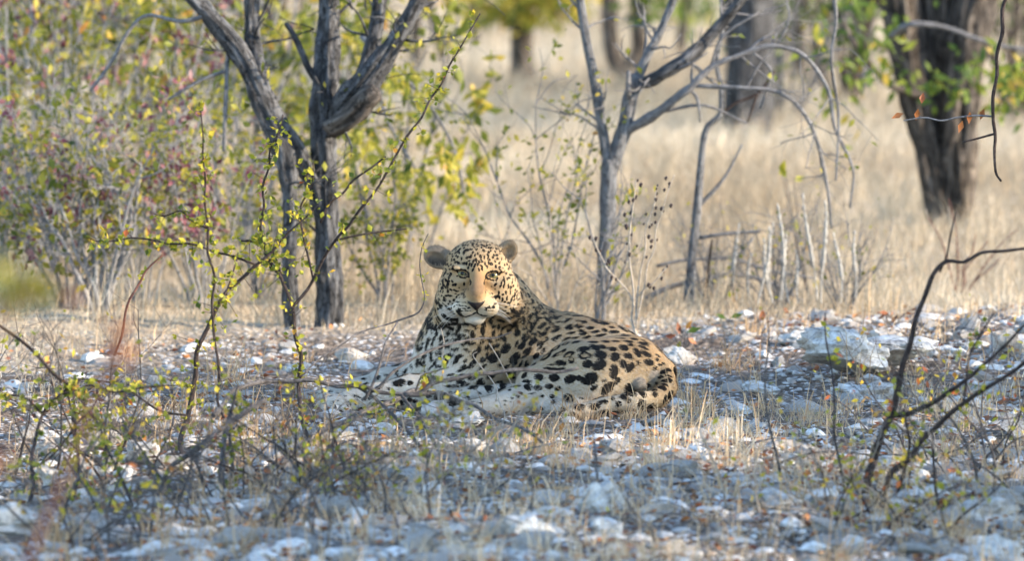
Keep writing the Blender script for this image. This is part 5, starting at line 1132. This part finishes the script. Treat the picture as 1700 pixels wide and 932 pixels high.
M['spike'] = bark_mat('dry_spike', (0.26, 0.25, 0.24), (0.40, 0.385, 0.36), (0.56, 0.53, 0.48), 120)
# grey candle-like dry flower spikes
sp_t = thing('spike_plant', ground_at(1330, 505), 'clump of grey candle-like dry flower spikes on the grass at right', 'plant')
for x0, y0, x1, y1 in ((1222, 500, 1225, 370), (1262, 505, 1253, 375), (1278, 505, 1277, 368), (1300, 500, 1291, 338), (1310, 505, 1302, 385), (1352, 500, 1337, 320), (1368, 505, 1360, 332), (1395, 505, 1388, 385), (1415, 495, 1428, 382), (1285, 505, 1274, 395), (1240, 505, 1242, 420), (1330, 505, 1318, 415)):
    dd = 23.0+rng.uniform(-.15, .3); mb = MB(); n = 22; rows = []; tw = rng.normal(0, 9)
    for i in range(n+1):
        t_ = i/n; w = 1.6 if t_ < .35 else (3.3*(1-.75*((t_-.35)/.65)**2)+(1.0 if i % 2 else -.6)); rows.append(np.append(P(x0+(x1-x0+tw)*t_+5*math.sin(t_*4+x0), y0+(y1-y0)*t_, dd), rm(max(w, .8), dd)))
    tube(mb, rows, 8, 2, .25, 0, seed=int(x0)); mb.V = [v-np.array(sp_t.location) for v in mb.V]; obj('spike', mb.mesh('spike'), M['spike'], sp_t)
# thin dry stems with dark seed heads behind the leopard
st_t = thing('seed_stalk_plant', ground_at(1058, 560), 'tall thin dry plant with dark seed heads behind the leopard back', 'plant')
d = 21.6
for rows in ([(1058, 560, d, 2.6), (1052, 500, d, 2), (1045, 430, d, 1.7), (1050, 350, d, 1.3), (1056, 300, d, 1)], [(1057, 545, d, 1.8), (1062, 460, d, 1.5), (1072, 380, d, 1.2), (1090, 310, d, .9)], [(1058, 530, d, 1.6), (1075, 440, d, 1.4), (1100, 350, d, 1.1), (1120, 290, d, .8)], [(1054, 510, d, 1.5), (1030, 470, d, 1.4), (1000, 430, d, 1.2), (985, 400, d, 1)], [(1050, 500, d, 1.2), (1085, 470, d, 1.2), (1110, 440, d, .9)]):
    c, r, T = limb('stem', twig_path(rows), M['twig_pale'], st_t, 5, .1)
    mb = MB(); k = 0
    for i in range(len(c)//2, len(c), 3):
        for _ in range(2):
            p = c[i]+rng.normal(0, .012, 3); s = rng.uniform(.004, .008); V, F = rock_mesh('h', 1, 5, 1, .2, 2); mb.add(V*s+p, [F]); k += 1
    mb.V = [v-np.array(st_t.location) for v in mb.V]; obj('seed_heads', mb.mesh('seed_heads'), M['twig_dark'], LAST['o'])['kind'] = 'stuff'
for lab, px, py, hs in (('pale leafless forked stalk plant right behind the leopard shoulder', 932, 545, [(985, 400), (880, 440), (945, 380), (905, 300)]), ('thin pale stalk plant left of the Y-shaped tree', 870, 520, [(835, 330), (860, 300), (815, 250)]), ('fine reddish stalk plant below the big dark tree', 1590, 500, [(1575, 330), (1620, 390), (1690, 380), (1640, 400), (1540, 360), (1660, 430)])):
    g = ground_at(px, py); t = thing('stalk_plant', g, lab, 'plant', 'thin dry stalk plants'); d = g[1]
    for x, y in hs:
        mid = ((px+x)/2+rng.normal(0, 12), (py+y)/2); limb('stem', twig_path([(px+rng.normal(0, 3), py+4, d, 1.6), (*mid, d, 1.3), (x, y, d, .8)]), M['twig_pale'] if 'reddish' not in lab else M['twig_red'], t, 5, .1)
        for _ in range(3):
            f_ = rng.uniform(.4, .9); bx, by = px+(x-px)*f_, py+(y-py)*f_; limb('twig', [(bx, by, d, 1), (bx+rng.normal(0, 25), by-rng.uniform(15, 50), d, .6)], M['twig_pale'], t, 4)
twig_thing('near_sprig', 'blurred russet leaf tuft close to the camera below the left thicket', [([(-200, 1500, 10.5, 6), (60, 900, 10.5, 5), (170, 640, 10.5, 4), (200, 560, 10.5, 3), (215, 520, 10.5, 2)], 0, .02), ([(188, 590, 10.5, 2), (205, 545, 10.5, 2), (215, 515, 10.5, 2)], 110, .035)], M['twig_red'], np.append(P(-200, 1500, 10.5)[:2], 0.0), ll=.02, leafm=M['leaf_brown'])
# out-of-focus sprig very near the camera on the left
d = 9.0
twig_thing('near_sprig', 'very blurred green and russet sprig close to the camera at the left edge', [
    ([(-420, 1500, d, 8), (-250, 1000, d, 7), (-120, 700, d, 6), (-20, 540, d, 5), (60, 470, d, 4), (130, 440, d, 3)], 0, .02), ([(20, 500, d, 3), (70, 480, d, 3), (150, 490, d, 2)], 110, .05), ([(-10, 520, d, 3), (10, 480, d, 3), (40, 450, d, 2)], 60, .04)], M['twig_red'], np.append(P(-420, 1500, d)[:2], 0.0), ll=.022)
twig_thing('near_sprig', 'very blurred russet sprig close to the camera above the lower left stones', [
    ([(-500, 1650, 9.4, 8), (-300, 1200, 9.4, 7), (-90, 850, 9.4, 6), (-5, 770, 9.4, 4), (20, 740, 9.4, 3)], 80, .045)], M['twig_red'], np.append(P(-500, 1650, 9.4)[:2], 0.0), ll=.02, leafm=M['leaf_brown'])
